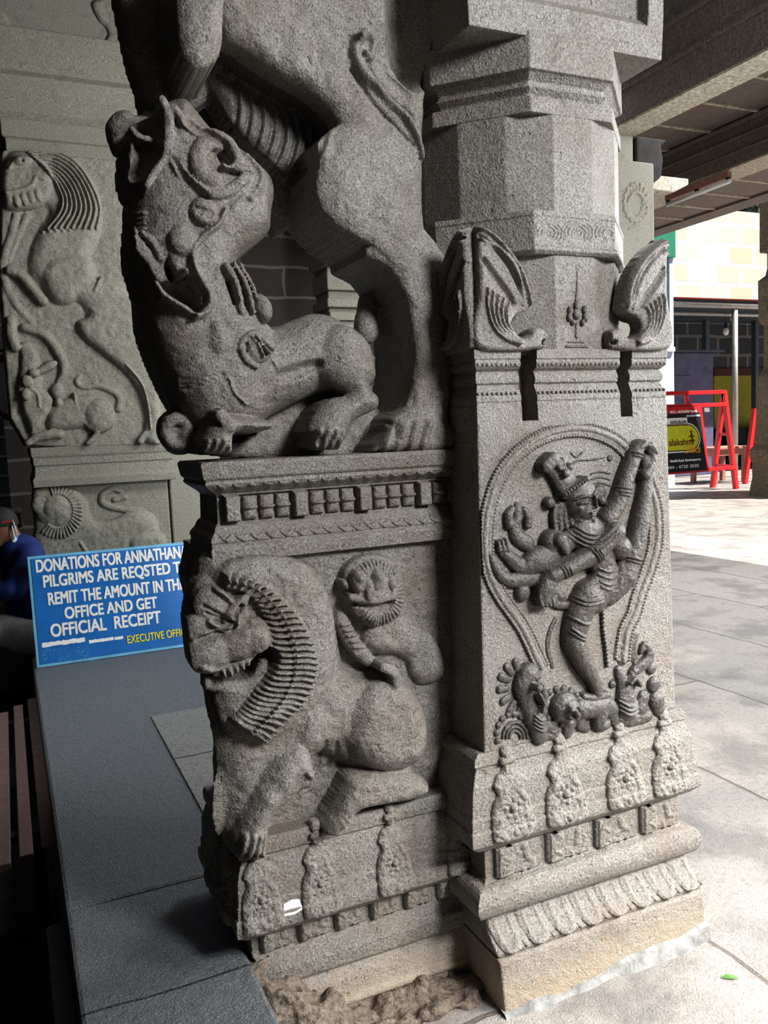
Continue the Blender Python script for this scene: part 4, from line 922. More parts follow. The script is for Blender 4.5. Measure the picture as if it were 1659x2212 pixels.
# ---------------------------------------------------------------- pale lion pillar at the back, behind the sign
YB = 5.62
BP = empty('stone_pillar', (.45, YB+.3, PZ), 'pale carved pillar with lion reliefs behind the blue donation sign', 'pillar')
xl, xr = onY(70, 1000, YB)[0], onY(372, 1000, YB)[0]
def bl(d): return rect(xl+d, xr+.012-d, YB-.02+d, YB+.62-d)
MB().box(xl+.0, xr-.03, YB+.05, YB+.6, PZ, 1.26).build('lower_block', 'pale', BP, .01)
MB().box(xr-.005, xr+.35, YB+.12, YB+.55, PZ, 4.88).build('rear_shaft', 'pale', BP, .01)
MB().box(xl-.05, xr-.03, YB+.04, YB+.12, PZ, PZ+.12).build('foot_moulding', 'pale', BP, .01)
za = lambda y: onY(200, y, YB)[2]
loft('middle_ledge', [(za(1046), bl(-.005)), (za(1030), bl(-.008)), (za(1024), bl(.006)), (za(1002), bl(.012)), (za(1000), bl(.004)), (za(985), bl(.004)), (za(981), bl(-.004)), (za(962), bl(-.008))], 'pale', BP, .004)
zt = lambda y: onY(0, y, YB)[2]
loft('top_mouldings', [(zt(330), bl(.0)), (zt(300), bl(-.0)), (zt(296), bl(-.02)), (zt(262), bl(-.02)), (zt(246), bl(-.06)), (zt(225), bl(-.06)), (zt(205), bl(-.09)), (zt(176), bl(-.10)), (zt(170), bl(-.14)), (zt(128), bl(-.15)), (zt(82), bl(-.16))], 'pale', BP, .006)
loft('upper_block', [(zt(84), bl(-.02)), (4.88, bl(-.02))], 'pale', BP, .006)
s = HF(YB-.02, xl-.15, xr+.02, zt(85), 4.6, .006); s.yc = YB-.06
s.tube(ZL((575, -60, 20), (560, 60, 22), (590, 110, 22), (650, 190, 22), (640, 240, 24), (590, 285, 20)), .9); s.poly(ZL((590, 0), (740, -10), (780, 200), (790, 310), (720, 290), (650, 285), (690, 200), (620, 110)), .04, .03, .3); s.poly(ZL((-60, 30), (20, 60), (70, 150), (70, 225), (-60, 220)), .05, .04, .3)
s.rough(.004, .02); s.surf('leg_carving', 'pale', BP)
# upper rearing lion-beast with the small elephant-faced beast under it
s = HF(YB+.55, -.02, xr+.01, za(966), zt(325), .006); s.yc = YB
s.poly(ZL((30, 905), (300, 910), (700, 950), (760, 970), (1100, 1000), (1100, 2900), (900, 2900), (160, 2850), (110, 2760), (60, 2680), (10, 2100), (10, 1950), (0, 1900), (0, 1000)), .58, .02, .95, smooth=False)
U = lambda pts, Hh, w=.06, a=.86, k=.012: s.poly(ZL(*pts), Hh, w, a, k)
U([(0, 1130), (30, 1000), (130, 945), (270, 930), (420, 975), (540, 1080), (630, 1230), (660, 1400), (640, 1540), (600, 1640), (620, 1750), (760, 1800), (900, 1900), (1100, 2100), (1100, 2700), (1000, 2500), (900, 2300), (720, 2150), (560, 2080), (500, 1960), (340, 1940), (240, 1830), (170, 1760), (170, 1620), (230, 1480), (300, 1380), (260, 1340), (100, 1370), (30, 1340)], .625, .10)
U([(0, 1150), (40, 1040), (130, 1010), (260, 1040), (330, 1120), (345, 1240), (270, 1330), (160, 1360), (40, 1350), (5, 1270)], .648, .05, .9)
s.ell(ZL((140, 1060))[0], 20, 11, .2, .022, .645); s.add(ZL((140, 1062, 14)), -.02); s.tube(ZL((60, 1110, 10), (110, 1040, 12), (190, 1050, 12)), .9, .645); s.tube(ZL((40, 1260, 12), (120, 1245, 14), (200, 1215, 14), (230, 1160, 14), (280, 1180, 14)), .9, .645)
for k in range(4): s.ell(ZL((105+k*45, 1310-k*12))[0], 8, 14, .2, .016, .644)
for k in range(9):
    t = k/8; A1 = [(180, 1000), (330, 985), (480, 1060), (580, 1200), (635, 1350), (610, 1480)]; A2 = [(300, 1130), (345, 1180), (375, 1240), (395, 1300), (380, 1380), (300, 1480)]
    s.add(ZL(*[(a[0]+(b_[0]-a[0])*t, a[1]+(b_[1]-a[1])*t, 11) for a, b_ in zip(A1, A2)]), .026)
for k in range(8): s.add(ZL((270+k*42, 1500-k*3, 16)), .012)
U([(250, 1800), (260, 1700), (340, 1640), (480, 1620), (580, 1660), (620, 1780), (560, 1880), (440, 1960), (330, 1940)], .642, .08, .86)
s.tube(ZL((60, 1740, 30), (130, 1770, 34), (200, 1850, 34), (270, 1930, 36)), .9, .60); s.tube(ZL((100, 1390, 24), (70, 1520, 26), (30, 1640, 26), (10, 1720, 24)), .6, .58); s.tube(ZL((170, 1390, 20), (120, 1500, 20), (60, 1660, 18)), .6, .58); s.tube(ZL((20, 1760, 26), (60, 1880, 26), (130, 1990, 28), (200, 2060, 26)), .6, .575)
s.tube(ZL((640, 1790, 12), (600, 1870, 12)), .8, .625)
# lower half in the second zoom
U2 = lambda pts, Hh, w=.05, a=.88, k=.010: s.poly(ZM(*pts), Hh, w, a, k)
U2([(560, 340), (640, 290), (680, 200), (1050, 300), (1120, 420), (1190, 600), (1200, 1230), (1080, 1235), (1050, 1180), (1070, 1080), (1060, 980), (1020, 860), (940, 740), (830, 640), (700, 540), (600, 450)], .632, .06)
s.add(ZM((930, 660, 10), (1040, 790, 10), (1090, 950, 10), (1110, 1130, 9)), .012); s.tube(ZM((1040, 1220, 26), (1080, 1170, 26), (1160, 1190, 28)), .8, .61)
s.tube(ZM((80, 330, 40), (85, 430, 44), (110, 520, 40)), .9, .60); s.tube(ZM((180, 380, 32), (330, 430, 36), (420, 540, 36), (470, 640, 34), (470, 720, 28), (430, 780, 16)), .9, .59); s.tube(ZM((190, 520, 40), (220, 600, 60), (230, 720, 80), (220, 850, 90)), .5, .59)
s.tube(ZM((300, 700, 30), (370, 660, 34), (410, 640, 16)), .9, .61); s.ell(ZM((250, 720))[0], 12, 10, 0, .02, .63); s.ell(ZM((200, 780))[0], 12, 14, 0, .02, .63); s.ell(ZM((190, 880))[0], 10, 12, 0, .02, .63)
s.tube(ZM((230, 830, 14), (280, 880, 14), (290, 960, 14)), .9, .62); s.ell(ZM((425, 850))[0], 13, 18, 0, .025, .60); s.ell(ZM((435, 940))[0], 9, 12, 0, .02, .60)
U2([(330, 1080), (350, 980), (470, 900), (560, 870), (700, 870), (800, 920), (860, 1000), (855, 1100), (820, 1140), (740, 1160), (650, 1130), (450, 1150), (360, 1140)], .622, .06)
U2([(150, 850), (300, 820), (400, 900), (380, 1000), (330, 1100), (300, 1150), (220, 1180), (170, 1060), (140, 950)], .622, .05)
s.tube(ZM((690, 950, 16), (640, 960, 18), (610, 1030, 20), (650, 1100, 20), (720, 1150, 24), (680, 1210, 22), (650, 1235, 18)), .8, .61); s.ell(ZM((740, 1030))[0], 32, 36, 0, .03, .615)
s.tube(ZM((200, 1240, 24), (280, 1190, 34), (380, 1170, 38), (440, 1170, 34)), .9, .60); s.tube(ZM((550, 870, 10), (560, 950, 10), (590, 1010, 10)), .9, .618)
s.tube(ZM((880, 980, 30), (890, 900, 30), (830, 850, 24), (720, 810, 22), (620, 820, 22), (570, 780, 22), (590, 740, 20)), .9, .578)
s.rough(.006, .04); s.rough(.003, .016)
s.solid('beast_carving', 'pale', BP, YB+.55, YB-.14, amp=.004)
# lower lion on that pillar
s = HF(YB+.05, xl-.05, xr-.02, PZ, za(1048), .005); s.yc = YB
L_ = lambda pts, Hh, w=.06, a=.3: s.poly(ZM(*pts), Hh, w, a, .012)
L_([(240, 1620), (300, 1570), (450, 1560), (580, 1590), (660, 1680), (690, 1800), (760, 1820), (860, 1800), (1000, 1740), (1120, 1780), (1200, 1880), (1180, 2000), (1150, 2200), (300, 2300), (250, 2000), (260, 1850)], .06, .08)
s.ell(ZM((430, 1740))[0], 46, 46, 0, .05, .035); s.ell(ZM((420, 1720))[0], 28, 30, 0, .03, .065)
for k in range(26):
    a = -1.9+k*.165; s.add(ZM((430+115*math.cos(a), 1740+130*math.sin(a), 11), (430+180*math.cos(a+.05), 1750+190*math.sin(a+.05), 12)), .016)
s.tube(ZM((320, 1660, 18), (360, 1680, 20)), 1, .06); s.tube(ZM((400, 1790, 14), (460, 1760, 16), (440, 1720, 16), (400, 1700, 14)), 1, .075); s.ell(ZM((290, 1700))[0], 16, 20, 0, .03, .05)
s.tube(ZM((900, 1590, 24), (840, 1580, 26), (770, 1630, 28), (780, 1690, 28), (900, 1730, 26), (1040, 1740, 26), (1140, 1790, 24), (1180, 1840, 20)), .8); s.tube(ZM((940, 1640, 24), (860, 1660, 22)), .8)
L_([(950, 2010), (980, 1930), (1060, 1900), (1200, 1900), (1250, 1980), (1240, 2300), (940, 2300)], .085, .06); s.tube(ZM((600, 1980, 14), (640, 2040, 14)), .9, .06)
s.rough(.005, .03); s.rough(.002, .014); s.surf('lion_carving', 'pale', BP)
# ---------------------------------------------------------------- pillar glimpsed through the opening, behind everything
t = empty('stone_pillar', (3.2, 7.6, PZ), 'small pale pillar glimpsed through the gap under the rearing beast', 'pillar')
q0, q1 = onY(706, 620, 7.5), onY(790, 620, 7.5)
MB().box(q0[0]+.03, q1[0], 7.55, 7.9, 0, 3.97).build('pillar_shaft', 'pale', t, .01)
b = MB()
for z0, z1, d in ((2.40, 2.46, .05), (2.50, 2.58, .0), (2.62, 2.70, .03), (2.78, 2.95, .02), (3.0, 3.1, .05), (2.3, 2.36, .02)): b.box(q0[0]+.02-d, q1[0]+d, 7.5-d, 7.9, z0, z1)
b.build('pillar_mouldings', 'pale', t, .01)
# dark shrine panelling at far left
b = MB()
b.box(-1.6, .02, 7.6, 7.7, -.3, 3.97)
S(b.build('wall_shrine', 'black'))
b = MB()
for k in range(9): b.box(-1.6, .02, 7.56, 7.62, .55+k*.16, .57+k*.16)
S(b.build('trim_2', 'tin'))
b = MB(); b.box(-.6, .06, 6.4, 6.8, -.3, .87); b.box(-.65, .08, 6.36, 6.8, .87, .98); tag(b.build('stone_ledge', 'pale', None, .01), 'grey stone ledge behind the seated person', 'ledge', None, 'thing')
# hanging cloth at the far left
bm_v = []; bm_f = []; n = 14; q = [onY(-40, 770, 6.31), onY(50, 775, 6.31), onY(50, 925, 6.31)]
for i in range(n):
    for j in range(10):
        u, v = i/(n-1), j/9
        x = q[0][0]+(q[1][0]-q[0][0])*u*(.75+.3*v); z = q[0][2]+(q[2][2]-q[0][2])*v*(.72+.28*u)
        bm_v.append((x, 6.31+.03*math.sin(u*19+v*2), z+.02*math.sin(u*11)))
for i in range(n-1):
    for j in range(9): a = i*10+j; bm_f.append((a, a+10, a+11, a+1))
o = link('hanging_cloth', mesh('hanging_cloth', bm_v, bm_f), 'cloth', None, True); o.data.materials.append(M['clothred']); tag(o, 'white cloth with rust coloured border hanging in the dark', 'cloth', None, 'thing')
for i in range(n-1):
    o.data.polygons[i*9+8].material_index = 1; o.data.polygons[i*9].material_index = 1
tag(MB().bar(onY(-60, 755, 6.3), onY(52, 760, 6.3), .02).build('hanging_rail', 'tin'), 'dark rail that the white cloth hangs from', 'rail', None, 'thing')
# ---------------------------------------------------------------- blue donation sign
p00 = np.array([.073, 4.96, PZ+.004]); p10 = np.array([.073, 5.12, onY(66, 1202, 5.12)[2]]); Wd = 1.15
vv_ = p10-p00; Hs = np.linalg.norm(vv_); vv_ /= Hs; nn = np.cross([1, 0, 0], vv_)
SG = empty('donation_sign', (p00[0]+Wd/2, 3.98, PZ), 'blue painted metal donation sign leaning against the pale lion pillar', 'sign')
RS = Matrix(((1, 0, 0, 0), (0, vv_[1], vv_[2], 0), (0, 0, 0, 0), (0, 0, 0, 1)))
MS = Matrix(((1, vv_[0], nn[0], p00[0]), (0, vv_[1], nn[1], p00[1]), (0, vv_[2], nn[2], p00[2]), (0, 0, 0, 1)))
if nn[1] > 0: MS = MS @ Matrix.Scale(-1, 4, (0, 0, 1))
# local frame: x along the sign, y up the sign, z towards the reader
def local(o, par, m=MS): o.parent = par; o.matrix_basis = Matrix.Translation(-Vector(par.location)) @ m
def lbox(name, x0, x1, y0, y1, z0, z1, mat, par, bevel=0):
    o = MB().box(x0, x1, y0, y1, z0, z1).build(name, mat, None, bevel); local(o, par); return o
panel_o = lbox('sign_panel', .0, Wd, 0, Hs, -.022, -.004, 'bluelight', SG)
face_o = lbox('sign_face', .017, Wd-.017, .017, Hs-.016, -.005, -.001, 'blue', SG)
def text(name, body, x, y, size, width, mat, par, m, bold=.0, shear=0, z=.0006, align='LEFT'):
    cu = bpy.data.curves.new(name, 'FONT'); cu.body = body; cu.size = size; cu.offset = 0; cu.extrude = .0004; cu.shear = shear; cu.align_x = align
    cu.materials.append(M[mat]); o = bpy.data.objects.new(name, cu); COL.objects.link(o)
    bpy.context.view_layer.update()
    w = max(o.dimensions.x, 1e-4); sxx = width/w if width else 1
    me = bpy.data.meshes.new_from_object(o.evaluated_get(bpy.context.evaluated_depsgraph_get())); bpy.data.objects.remove(o); o = bpy.data.objects.new(name, me); COL.objects.link(o)
    if not me.materials: me.materials.append(M[mat])
    if bold:
        bm = bmesh.new(); bm.from_mesh(me); g0 = bm.verts[:]+bm.edges[:]+bm.faces[:]
        for dx, dy in ((1, 0), (0, 1), (1, 1)):
            r_ = bmesh.ops.duplicate(bm, geom=g0); bmesh.ops.translate(bm, verts=[v for v in r_['geom'] if isinstance(v, bmesh.types.BMVert)], vec=(bold*dx*2.4/sxx, bold*dy*2.0, .0005*dx+.0010*dy))
        bm.to_mesh(me); bm.free()
    o.parent = par; o.matrix_basis = Matrix.Translation(-Vector(par.location)) @ m @ Matrix.Translation((x, y, z)) @ Matrix.Diagonal((sxx, 1, 1, 1))
    return o
def splane(px, py):
    d = ray(px, py); t = np.dot(p00-CAM, np.cross([1, 0, 0], vv_))/np.dot(d, np.cross([1, 0, 0], vv_)); P_ = CAM+d*t-p00
    return P_[0], float(np.dot(P_, vv_))
for body, a, bq, hpx in (('DONATIONS FOR ANNATHANAM', (270, 556), (1480, 487), 76), ('PILGRIMS ARE REQSTED TO', (325, 670), (1440, 584), 72), ('REMIT THE AMOUNT IN THE', (362, 793), (1400, 695), 74), ('OFFICE AND GET', (490, 898), (1195, 835), 70), ('OFFICIAL  RECEIPT', (383, 1037), (1222, 950), 76)):
    x0, y0 = splane(*ZN(a)[0]); x1, y1 = splane(*ZN(bq)[0]); hh = hpx/3.53*.0033
    o = text('sign_lettering', body, x0, (y0+y1)/2 if abs(y1-y0) < .02 else y0, hh/.70, x1-x0, 'white', SG, MS, .0021)
x0, y0 = splane(*ZN((968, 1097))[0]); x1, y1 = splane(*ZN((1475, 1048))[0])
text('sign_lettering', 'EXECUTIVE OFFICER', x0, y0, .045/.7, x1-x0, 'yellow', SG, MS, .0008)
# the painted-out line
for a, c, h0 in (((320, 1122), (650, 1085), 30), ((680, 1092), (868, 1068), 22), ((874, 1066), (940, 1056), 20)):
    x0, y0 = splane(*ZN(a)[0]); x1, y1 = splane(*ZN(c)[0]); h = h0/3.53*.003; vs = []; fs = []; nseg = 18
    for i in range(nseg+1):
        u = i/nseg; vs += [(x0+(x1-x0)*u, y0-.2*h*rng.random(), .0008), (x0+(x1-x0)*u, y0+h*(.75+.25*rng.random()), .0008)]
    for i in range(nseg): fs.append((2*i, 2*i+2, 2*i+3, 2*i+1))
    o = link('paint_patch', mesh('paint_patch', vs, fs), 'white'); local(o, SG)
vs = []; fs = []
for k in range(130):
    px, py = rng.uniform(320, 690), rng.uniform(1120, 1230); x, y = splane(*ZN((px, py))[0]); w, h = rng.uniform(.004, .016), rng.uniform(.0006, .002); n_ = len(vs); vs += [(x, y, .0008), (x+w, y+h*.5, .0008), (x+w, y+h*1.5, .0008), (x, y+h, .0008)]; fs.append((n_, n_+1, n_+2, n_+3))
o = link('paint_scratches', mesh('paint_scratches', vs, fs), 'bluelight'); local(o, SG)
# ---------------------------------------------------------------- person seated behind the sign
PE = empty('person', (0, 5.3, PZ), 'person in a dark blue shirt and grey trousers sitting beside the donation sign', 'person')
Yp = 5.38
g = lambda x, y, d=0: tuple(onY(x, y, Yp+d))
hip = g(60, 1375, .03); chest = g(45, 1215, .02); neck = g(36, 1165, 0); head = g(0, 1140, 0)
body = [ELL(g(2, 1136), (.088, .078, .100)), ELL(g(-10, 1160), (.062, .062, .075)), ELL(g(-36, 1152), (.022, .018, .022)), CAP(g(22, 1160), g(48, 1190), .058, .062), CAP(g(50, 1200), g(60, 1370), .10, .11),
    ELL(g(27, 1131, -.07), (.012, .014, .030)), ELL(g(-28, 1128, -.05), (.02, .016, .012))]
for sg in (-1, 1):
    dy = .11*sg
    sh, el, wr = g(62, 1205, dy), g(30, 1275, dy*1.25), g(-60, 1285, dy*.7); kn, an = g(-95, 1345, dy*.9), g(-80, 1500, dy*.9)
    body += [CAP(sh, el, .045, .038), CAP(el, wr, .036, .026), CAP(g(60, 1372, dy*.6), kn, .075, .055), CAP(kn, an, .05, .035), CAP(an, tuple(np.array(an)+[-.14, 0, -.03]), .035, .03), ELL(tuple(np.array(wr)+[-.05, 0, -.01]), (.05, .022, .035))]
    for k in range(4): body.append(CAP(tuple(np.array(wr)+[-.08, .012*(k-1.5), -.01]), tuple(np.array(wr)+[-.135+.008*abs(k-1), .014*(k-1.5), -.035]), .009, .008))
    body.append(CAP(tuple(np.array(wr)+[-.03, -.02, .0]), tuple(np.array(wr)+[-.075, -.045, -.02]), .010, .009))
sdfmesh('body', body, .008, 'skin', PE, .02, None, (-.75, 4.9, -.1), (.34, 5.8, 1.25))
sh = [CAP(g(46, 1196), g(62, 1340, .0), .120, .125), CAP(g(44, 1186), g(52, 1205), .068, .10), CAP(g(66, 1200, -.10), g(66, 1200, .10), .075)]
for sg in (-1, 1):
    dy = .13*sg; sh += [CAP(g(62, 1205, dy), g(28, 1275, dy*1.25), .066, .060), CAP(g(28, 1275, dy*1.25), g(-40, 1284, dy*.85), .058, .05)]
o = sdfmesh('shirt', sh, .008, 'shirt', PE, .03, None, (-.6, 4.9, .3), (.36, 5.8, 1.15))
tr = [ELL(g(66, 1372, .0), (.15, .18, .11))]
for sg in (-1, 1):
    dy = .13*sg; kn, an = g(-95, 1345, dy*.9), g(-80, 1490, dy*.9); tr += [CAP(g(66, 1370, dy*.6), kn, .105, .080), CAP(kn, an, .078, .06)]
sdfmesh('trousers', tr, .008, 'pants', PE, .03, None, (-.75, 4.9, -.1), (.36, 5.8, .85))
hc = lambda X, Y, Z: np.maximum(-(Z-(g(0, 1128)[2]-.35*(X-g(0, 1128)[0]))), -(X-(g(-16, 1120)[0])))
sdfmesh('hair', [ELL(g(3, 1133), (.096, .086, .106))], .006, 'hair', PE, .01, lambda X, Y, Z: np.maximum(-(Z-g(0, 1136)[2]-.10*0)+0*X+0*Y, -(X-g(-22, 1120)[0])+0*Y+0*Z), (-.3, 5.0, .7), (.25, 5.8, 1.30))
b = MB(); b.tube([g(29, 1128, -.085), g(36, 1150, -.075), g(38, 1168, -.06)], .004, 6); b.tube([g(26, 1136, -.085), g(30, 1158, -.08), g(33, 1176, -.06)], .004, 6)
b.ball(g(32, 1172, -.05), (.026, .035, .036)); b.build('face_mask', 'mask', PE, 0, True)
b = MB(); b.bar(g(25, 1126, -.085), g(-22, 1132, -.075), .008); b.bar(g(-22, 1132, -.07), g(-24, 1132, .05), .008); b.bar(g(-22, 1136, -.07), g(-22, 1136, -.02), .028, .004); b.build('spectacles', 'redplastic', PE)
b = MB(); b.tube([g(47, 1180, -.085), g(56, 1172, -.03), g(58, 1172, .03), g(47, 1180, .085)], .014, 8); b.build('collar', 'shirt', PE, 0, True)
# ---------------------------------------------------------------- slatted bench on the lower floor
BN = empty('slatted_bench', (-.10, 3.3, -.3), 'dark brown slatted bench standing below the platform edge', 'bench')
for px in ((120, 88, 82), (73, 40, 47), (24, -10, 12), (-26, -60, -24)):
    a, c = onZ(px[0], 1818+.42*(120-px[0]), .12), onZ(px[1], 1835+.42*(88-px[1]), .12); d = onZ(px[2], 1506+.45*(82-px[2]), .12)
    MB().box(c[0]+.002, a[0]-.001, (a[1]+c[1])/2, d[1], .095, .12).build('seat_slat', 'slat', BN, .004)
for y in (3.1, 4.4):
    MB().box(-.22, .03, y-.025, y+.025, .07, .095).build('crossbar', 'black', BN)
    for x in (-.19, .0): MB().box(x-.02, x+.02, y-.02, y+.02, -.3, .075).build('leg', 'black', BN)
# step stone in the bottom corner
b = MB(); q0 = onZ(105, 1985, .25); q1 = onZ(183, 2212, .25); b.box(-.0, .050, .3, 2.40, -.3, .12); tag(b.build('step_stone', 'plat', None, .01), 'narrow dark step stone along the platform side', 'step', None, 'thing')
# ================================================================ courtyard side
# pale blue wall with mesh window and green panel
xe = onZ(1458, 1050, 0)[0]; Yw = onZ(1458, 1050, 0)[1]
zs_, zt_, zg = onY(1440, 750, Yw)[2], onY(1440, 556, Yw)[2], onY(1440, 430, Yw)[2]
S(MB().box(9.5, xe, Yw, Yw+.3, 0, zs_).build('wall_blue', 'bluewall'))
S(MB().box(xe-.10, xe, Yw, Yw+.3, zs_, zg+1.5).build('trim_3', 'bluewall'))
WN = empty('window_1', (11, Yw, zs_), 'brown wire mesh window above the pale blue wall', 'window', None, 'structure')
MB().box(9.5, xe-.02, Yw-.06, Yw+.02, zs_-.09, zs_).build('sill', 'white', WN)
b = MB()
for k in range(34): z = zs_+(zt_-zs_)*k/33; b.box(9.5, xe-.10, Yw+.1, Yw+.12, z-.012, z+.012)
for k in range(46): x = xe-.1-k*.06; b.box(x-.010, x+.010, Yw+.115, Yw+.13, zs_, zt_)
b.build('wire_mesh', 'mesh', WN)
MB().box(9.5, xe-.1, Yw+.25, Yw+.27, zs_, zt_).build('dark_backing', 'black', WN)
S(MB().box(9.5, xe+.02, Yw-.05, Yw+.3, zt_, zg+1.6).build('wall_green', 'green'))
# sunlit wall
zw = onY(1550, 452, 20)[2]
S(MB().box(16, 34, 20, 20.3, 0, zw).build('wall_sunlit', 'wall_sun'))
# shed
Ys = 17.5
za_s = 4.3
p = lambda x, y, Y=Ys: onY(x, y, Y)
S(MB().box(15.5, 26, Ys, Ys+.2, 0, za_s).build('wall_shed', 'wall_block'))
S(MB().box(p(1540, 850)[0], 26, Ys-.05, Ys, 0, p(1580, 812)[2]).build('wall_yellow', 'yellow_wall'))
S(MB().box(p(1540, 850)[0], 26, Ys-.06, Ys, p(1580, 812)[2], p(1580, 796)[2]).build('trim_4', 'maroon_wall'))
S(MB().box(p(1540, 950)[0], 26, Ys-.5, Ys, 0, p(1580, 925)[2]).build('trim_5', 'black'))
AW = empty('shed_awning', (17, 15, 4), 'grey tin awning on pipes over the dark shed', 'awning')
za1 = p(1500, 657, 14.2)[2]
xa, xb = p(1453, 657, 14.2)[0], 24
MB().box(xa, xb, 14.2, Ys-.02, za1+.06, za1+.10).build('roof_sheet', 'tin', AW)
MB().tube([(xa, 14.22, za1-.0), (xb, 14.22, za1+.0)], .075).build('front_pipe', 'galv', AW, 0, True)
MB().tube([(xa, 14.6, za1-.14), (xb, 14.6, za1-.14)], .05).build('cross_pipe', 'galv', AW, 0, True)
MB().box(xa, xb, 14.12, 14.2, za1+.10, za1+.13).build('red_edge', 'maroon', AW)
pb = onY(1586, 1048, 14.2); pt = onY(1591, 658, 14.2)
MB().tube([(pt[0], 14.25, 0), (pt[0], 14.25, za1)], .068).build('post', 'galv', AW, 0, True)
for x in (1529, 1636):
    q = p(x, 700, 16.8); tag(MB().box(q[0]-.06, q[0]+.06, 16.8, 16.95, 0 if x > 1600 else p(x, 755, 16.8)[2], za1+.05).build('blue_post', 'tin'), 'slim dark blue post in front of the shed block wall' if x < 1600 else 'slim blue-grey post beside the weathered far pillar', 'post', None, 'thing')
PC = empty('metal_cabinet', (16, 15.5, 0), 'purple painted metal cabinet under the awning', 'cabinet')
q0, q1 = p(1440, 762, 15.3), p(1541, 762, 15.3)
MB().box(q0[0], q1[0], 15.3, 16.2, 0, q0[2]).build('cabinet_body', 'purple', PC, .02)
dq = [p(x, y, 15.3) for x, y in ((1445, 812), (1490, 812), (1490, 1000))]
MB().box(dq[0][0], dq[1][0], 15.27, 15.3, .3, dq[0][2]).build('door', 'purple', PC, .01)
b = MB()
for k in range(30): x = q0[0]+(q1[0]+.3-q0[0])*k/30; b.tube([(x, 15.2, q0[2]+.03), (x, 16.2, q0[2]+.06)], .035, 6)
b.build('corrugated_top', 'tin', PC)
for px, py, lb in ((1568, 716, 'bare bulb hanging lower, in front of the shed block wall'), (1584, 688, 'bare bulb hanging higher, close to the awning post')):
    q = p(px, py, 15.6); t = empty('light_bulb', tuple(q), lb, 'bulb')
    MB().ball((q[0], q[1], q[2]), (.075, .075, .10)).build('glass_bulb', 'bulb', t, 0, True); MB().tube([(q[0], q[1], q[2]+.08), (q[0], q[1], q[2]+.2)], .04).build('socket', 'black', t); MB().tube([(q[0], q[1], q[2]+.2), (q[0], q[1], za1-.08)], .008, 5).build('flex', 'black', t)
# barricade with advertising board
AF = empty('barricade', (12.9, 12.1, 0), 'red metal A-frame barricade carrying an advertising board', 'barricade')
fr, bk = onZ(1590, 1056, 0), onZ(1528, 1054, 0)
tp = onY(1553, 845, (fr[1]+bk[1])/2); zt2 = tp[2]; yt = tp[1]; xr_ = tp[0]
wid = 2.1; xl_ = xr_-wid
def fy(z): return fr[1]+(yt-fr[1])*z/zt2
for x, nm in ((fr[0], 0), (fr[0]-wid, 1)):
    MB().bar((x, fr[1], 0), (x, yt, zt2), .085).build('front_leg', 'red', AF, .006); MB().bar((x, bk[1], 0), (x, yt, zt2), .085).build('rear_leg', 'red', AF, .006)
    z = onY(1540, 940, 12)[2]; MB().bar((x, fy(z), z), (x, bk[1]+(yt-bk[1])*z/zt2, z), .06).build('side_brace', 'red', AF, .006)
    z = onY(1560, 1008, 12)[2]; MB().bar((x, fy(z), z), (x, bk[1]+(yt-bk[1])*z/zt2, z), .06).build('side_brace', 'red', AF, .006)
for yy, nm in ((848, 'top_rail'), (876, 'board_rail'), (1015, 'bottom_rail')):
    z = onY(1500, yy, 12.05)[2]; MB().bar((xl_, fy(z)-.02, z), (fr[0], fy(z)-.02, z), .075).build(nm, 'red', AF, .006)
zA, zB = onY(1500, 876, 12.05)[2], onY(1500, 1015, 12.05)[2]
xR = onY(1519, 950, 11.95)[0]; MB().bar((xR+.04, fy(zA)-.02, zA), (xR+.04, fy(zB)-.02, zB), .07).build('upright', 'red', AF, .006)
xu = onY(1485, 860, 12.1)[0]; MB().bar((xu, yt, zt2), (xu, fy(zA)-.02, zA), .06).build('upright', 'red', AF, .006)
slope = Vector((0, fy(zA)-fy(zB), zA-zB)); Lb = slope.length; slope.normalize(); nb = Vector((1, 0, 0)).cross(slope)
if nb.y > 0: nb = -nb
o0 = Vector((xl_+.06, fy(zB)-.075, zB))
MBd = Matrix(((1, slope[0], nb[0], o0[0]), (0, slope[1], nb[1], o0[1]), (0, slope[2], nb[2], o0[2]), (0, 0, 0, 1)))
BW = xR-o0[0]
def bbox(name, x0, x1, y0, y1, z, mat):
    o = MB().box(x0, x1, y0, y1, z-.004, z).build(name, mat); local(o, AF, MBd); return o
def bpx(px, py):
    n = np.array(nb); d = ray(px, py); q = CAM+d*(np.dot(np.array(o0)-CAM, n)/np.dot(d, n))-np.array(o0); return q[0], float(np.dot(q, np.array(slope)))
bbox('board', 0, BW, 0, Lb, -.004, 'board')
c = lambda x, y: bpx(1400+x/3.95, 540+y/3.95)
bbox('board_header', .0, BW-.01, c(300, 1395)[1], Lb-.01, .001, 'red')
bbox('board_label', .5, c(335, 1460)[0], c(200, 1495)[1], c(200, 1435)[1], .002, 'white')
cxp, cyp = c(350, 1600); rr = (c(200, 1500)[1]-c(200, 1710)[1])/2
def stad(name, r, z, mat):
    vs = [(0.1, cyp+r, z), (.1, cyp-r, z)]; n = 24; xc = c(440, 1600)[0]-rr-.03
    for k in range(n+1): a = -math.pi/2+math.pi*k/n; vs.append((xc+r*math.cos(a), cyp+r*math.sin(a), z))
    o = link(name, mesh(name, vs, [tuple(range(1, len(vs)))+(0,)]), mat); local(o, AF, MBd)
stad('logo_border', rr+.045, .002, 'white'); stad('logo_ring', rr+.02, .003, 'maroon'); stad('logo_field', rr, .004, 'lime')
def btext(body, a, b_, hpx, mat, bold=.0, z=.006, shear=0):
    x0, y0 = c(*a); x1, y1 = c(*b_); hh = hpx/3.95*.0069
    text('board_lettering', body, x0, (y0+y1)/2, hh/.7, x1-x0, mat, AF, MBd, bold, shear, z)
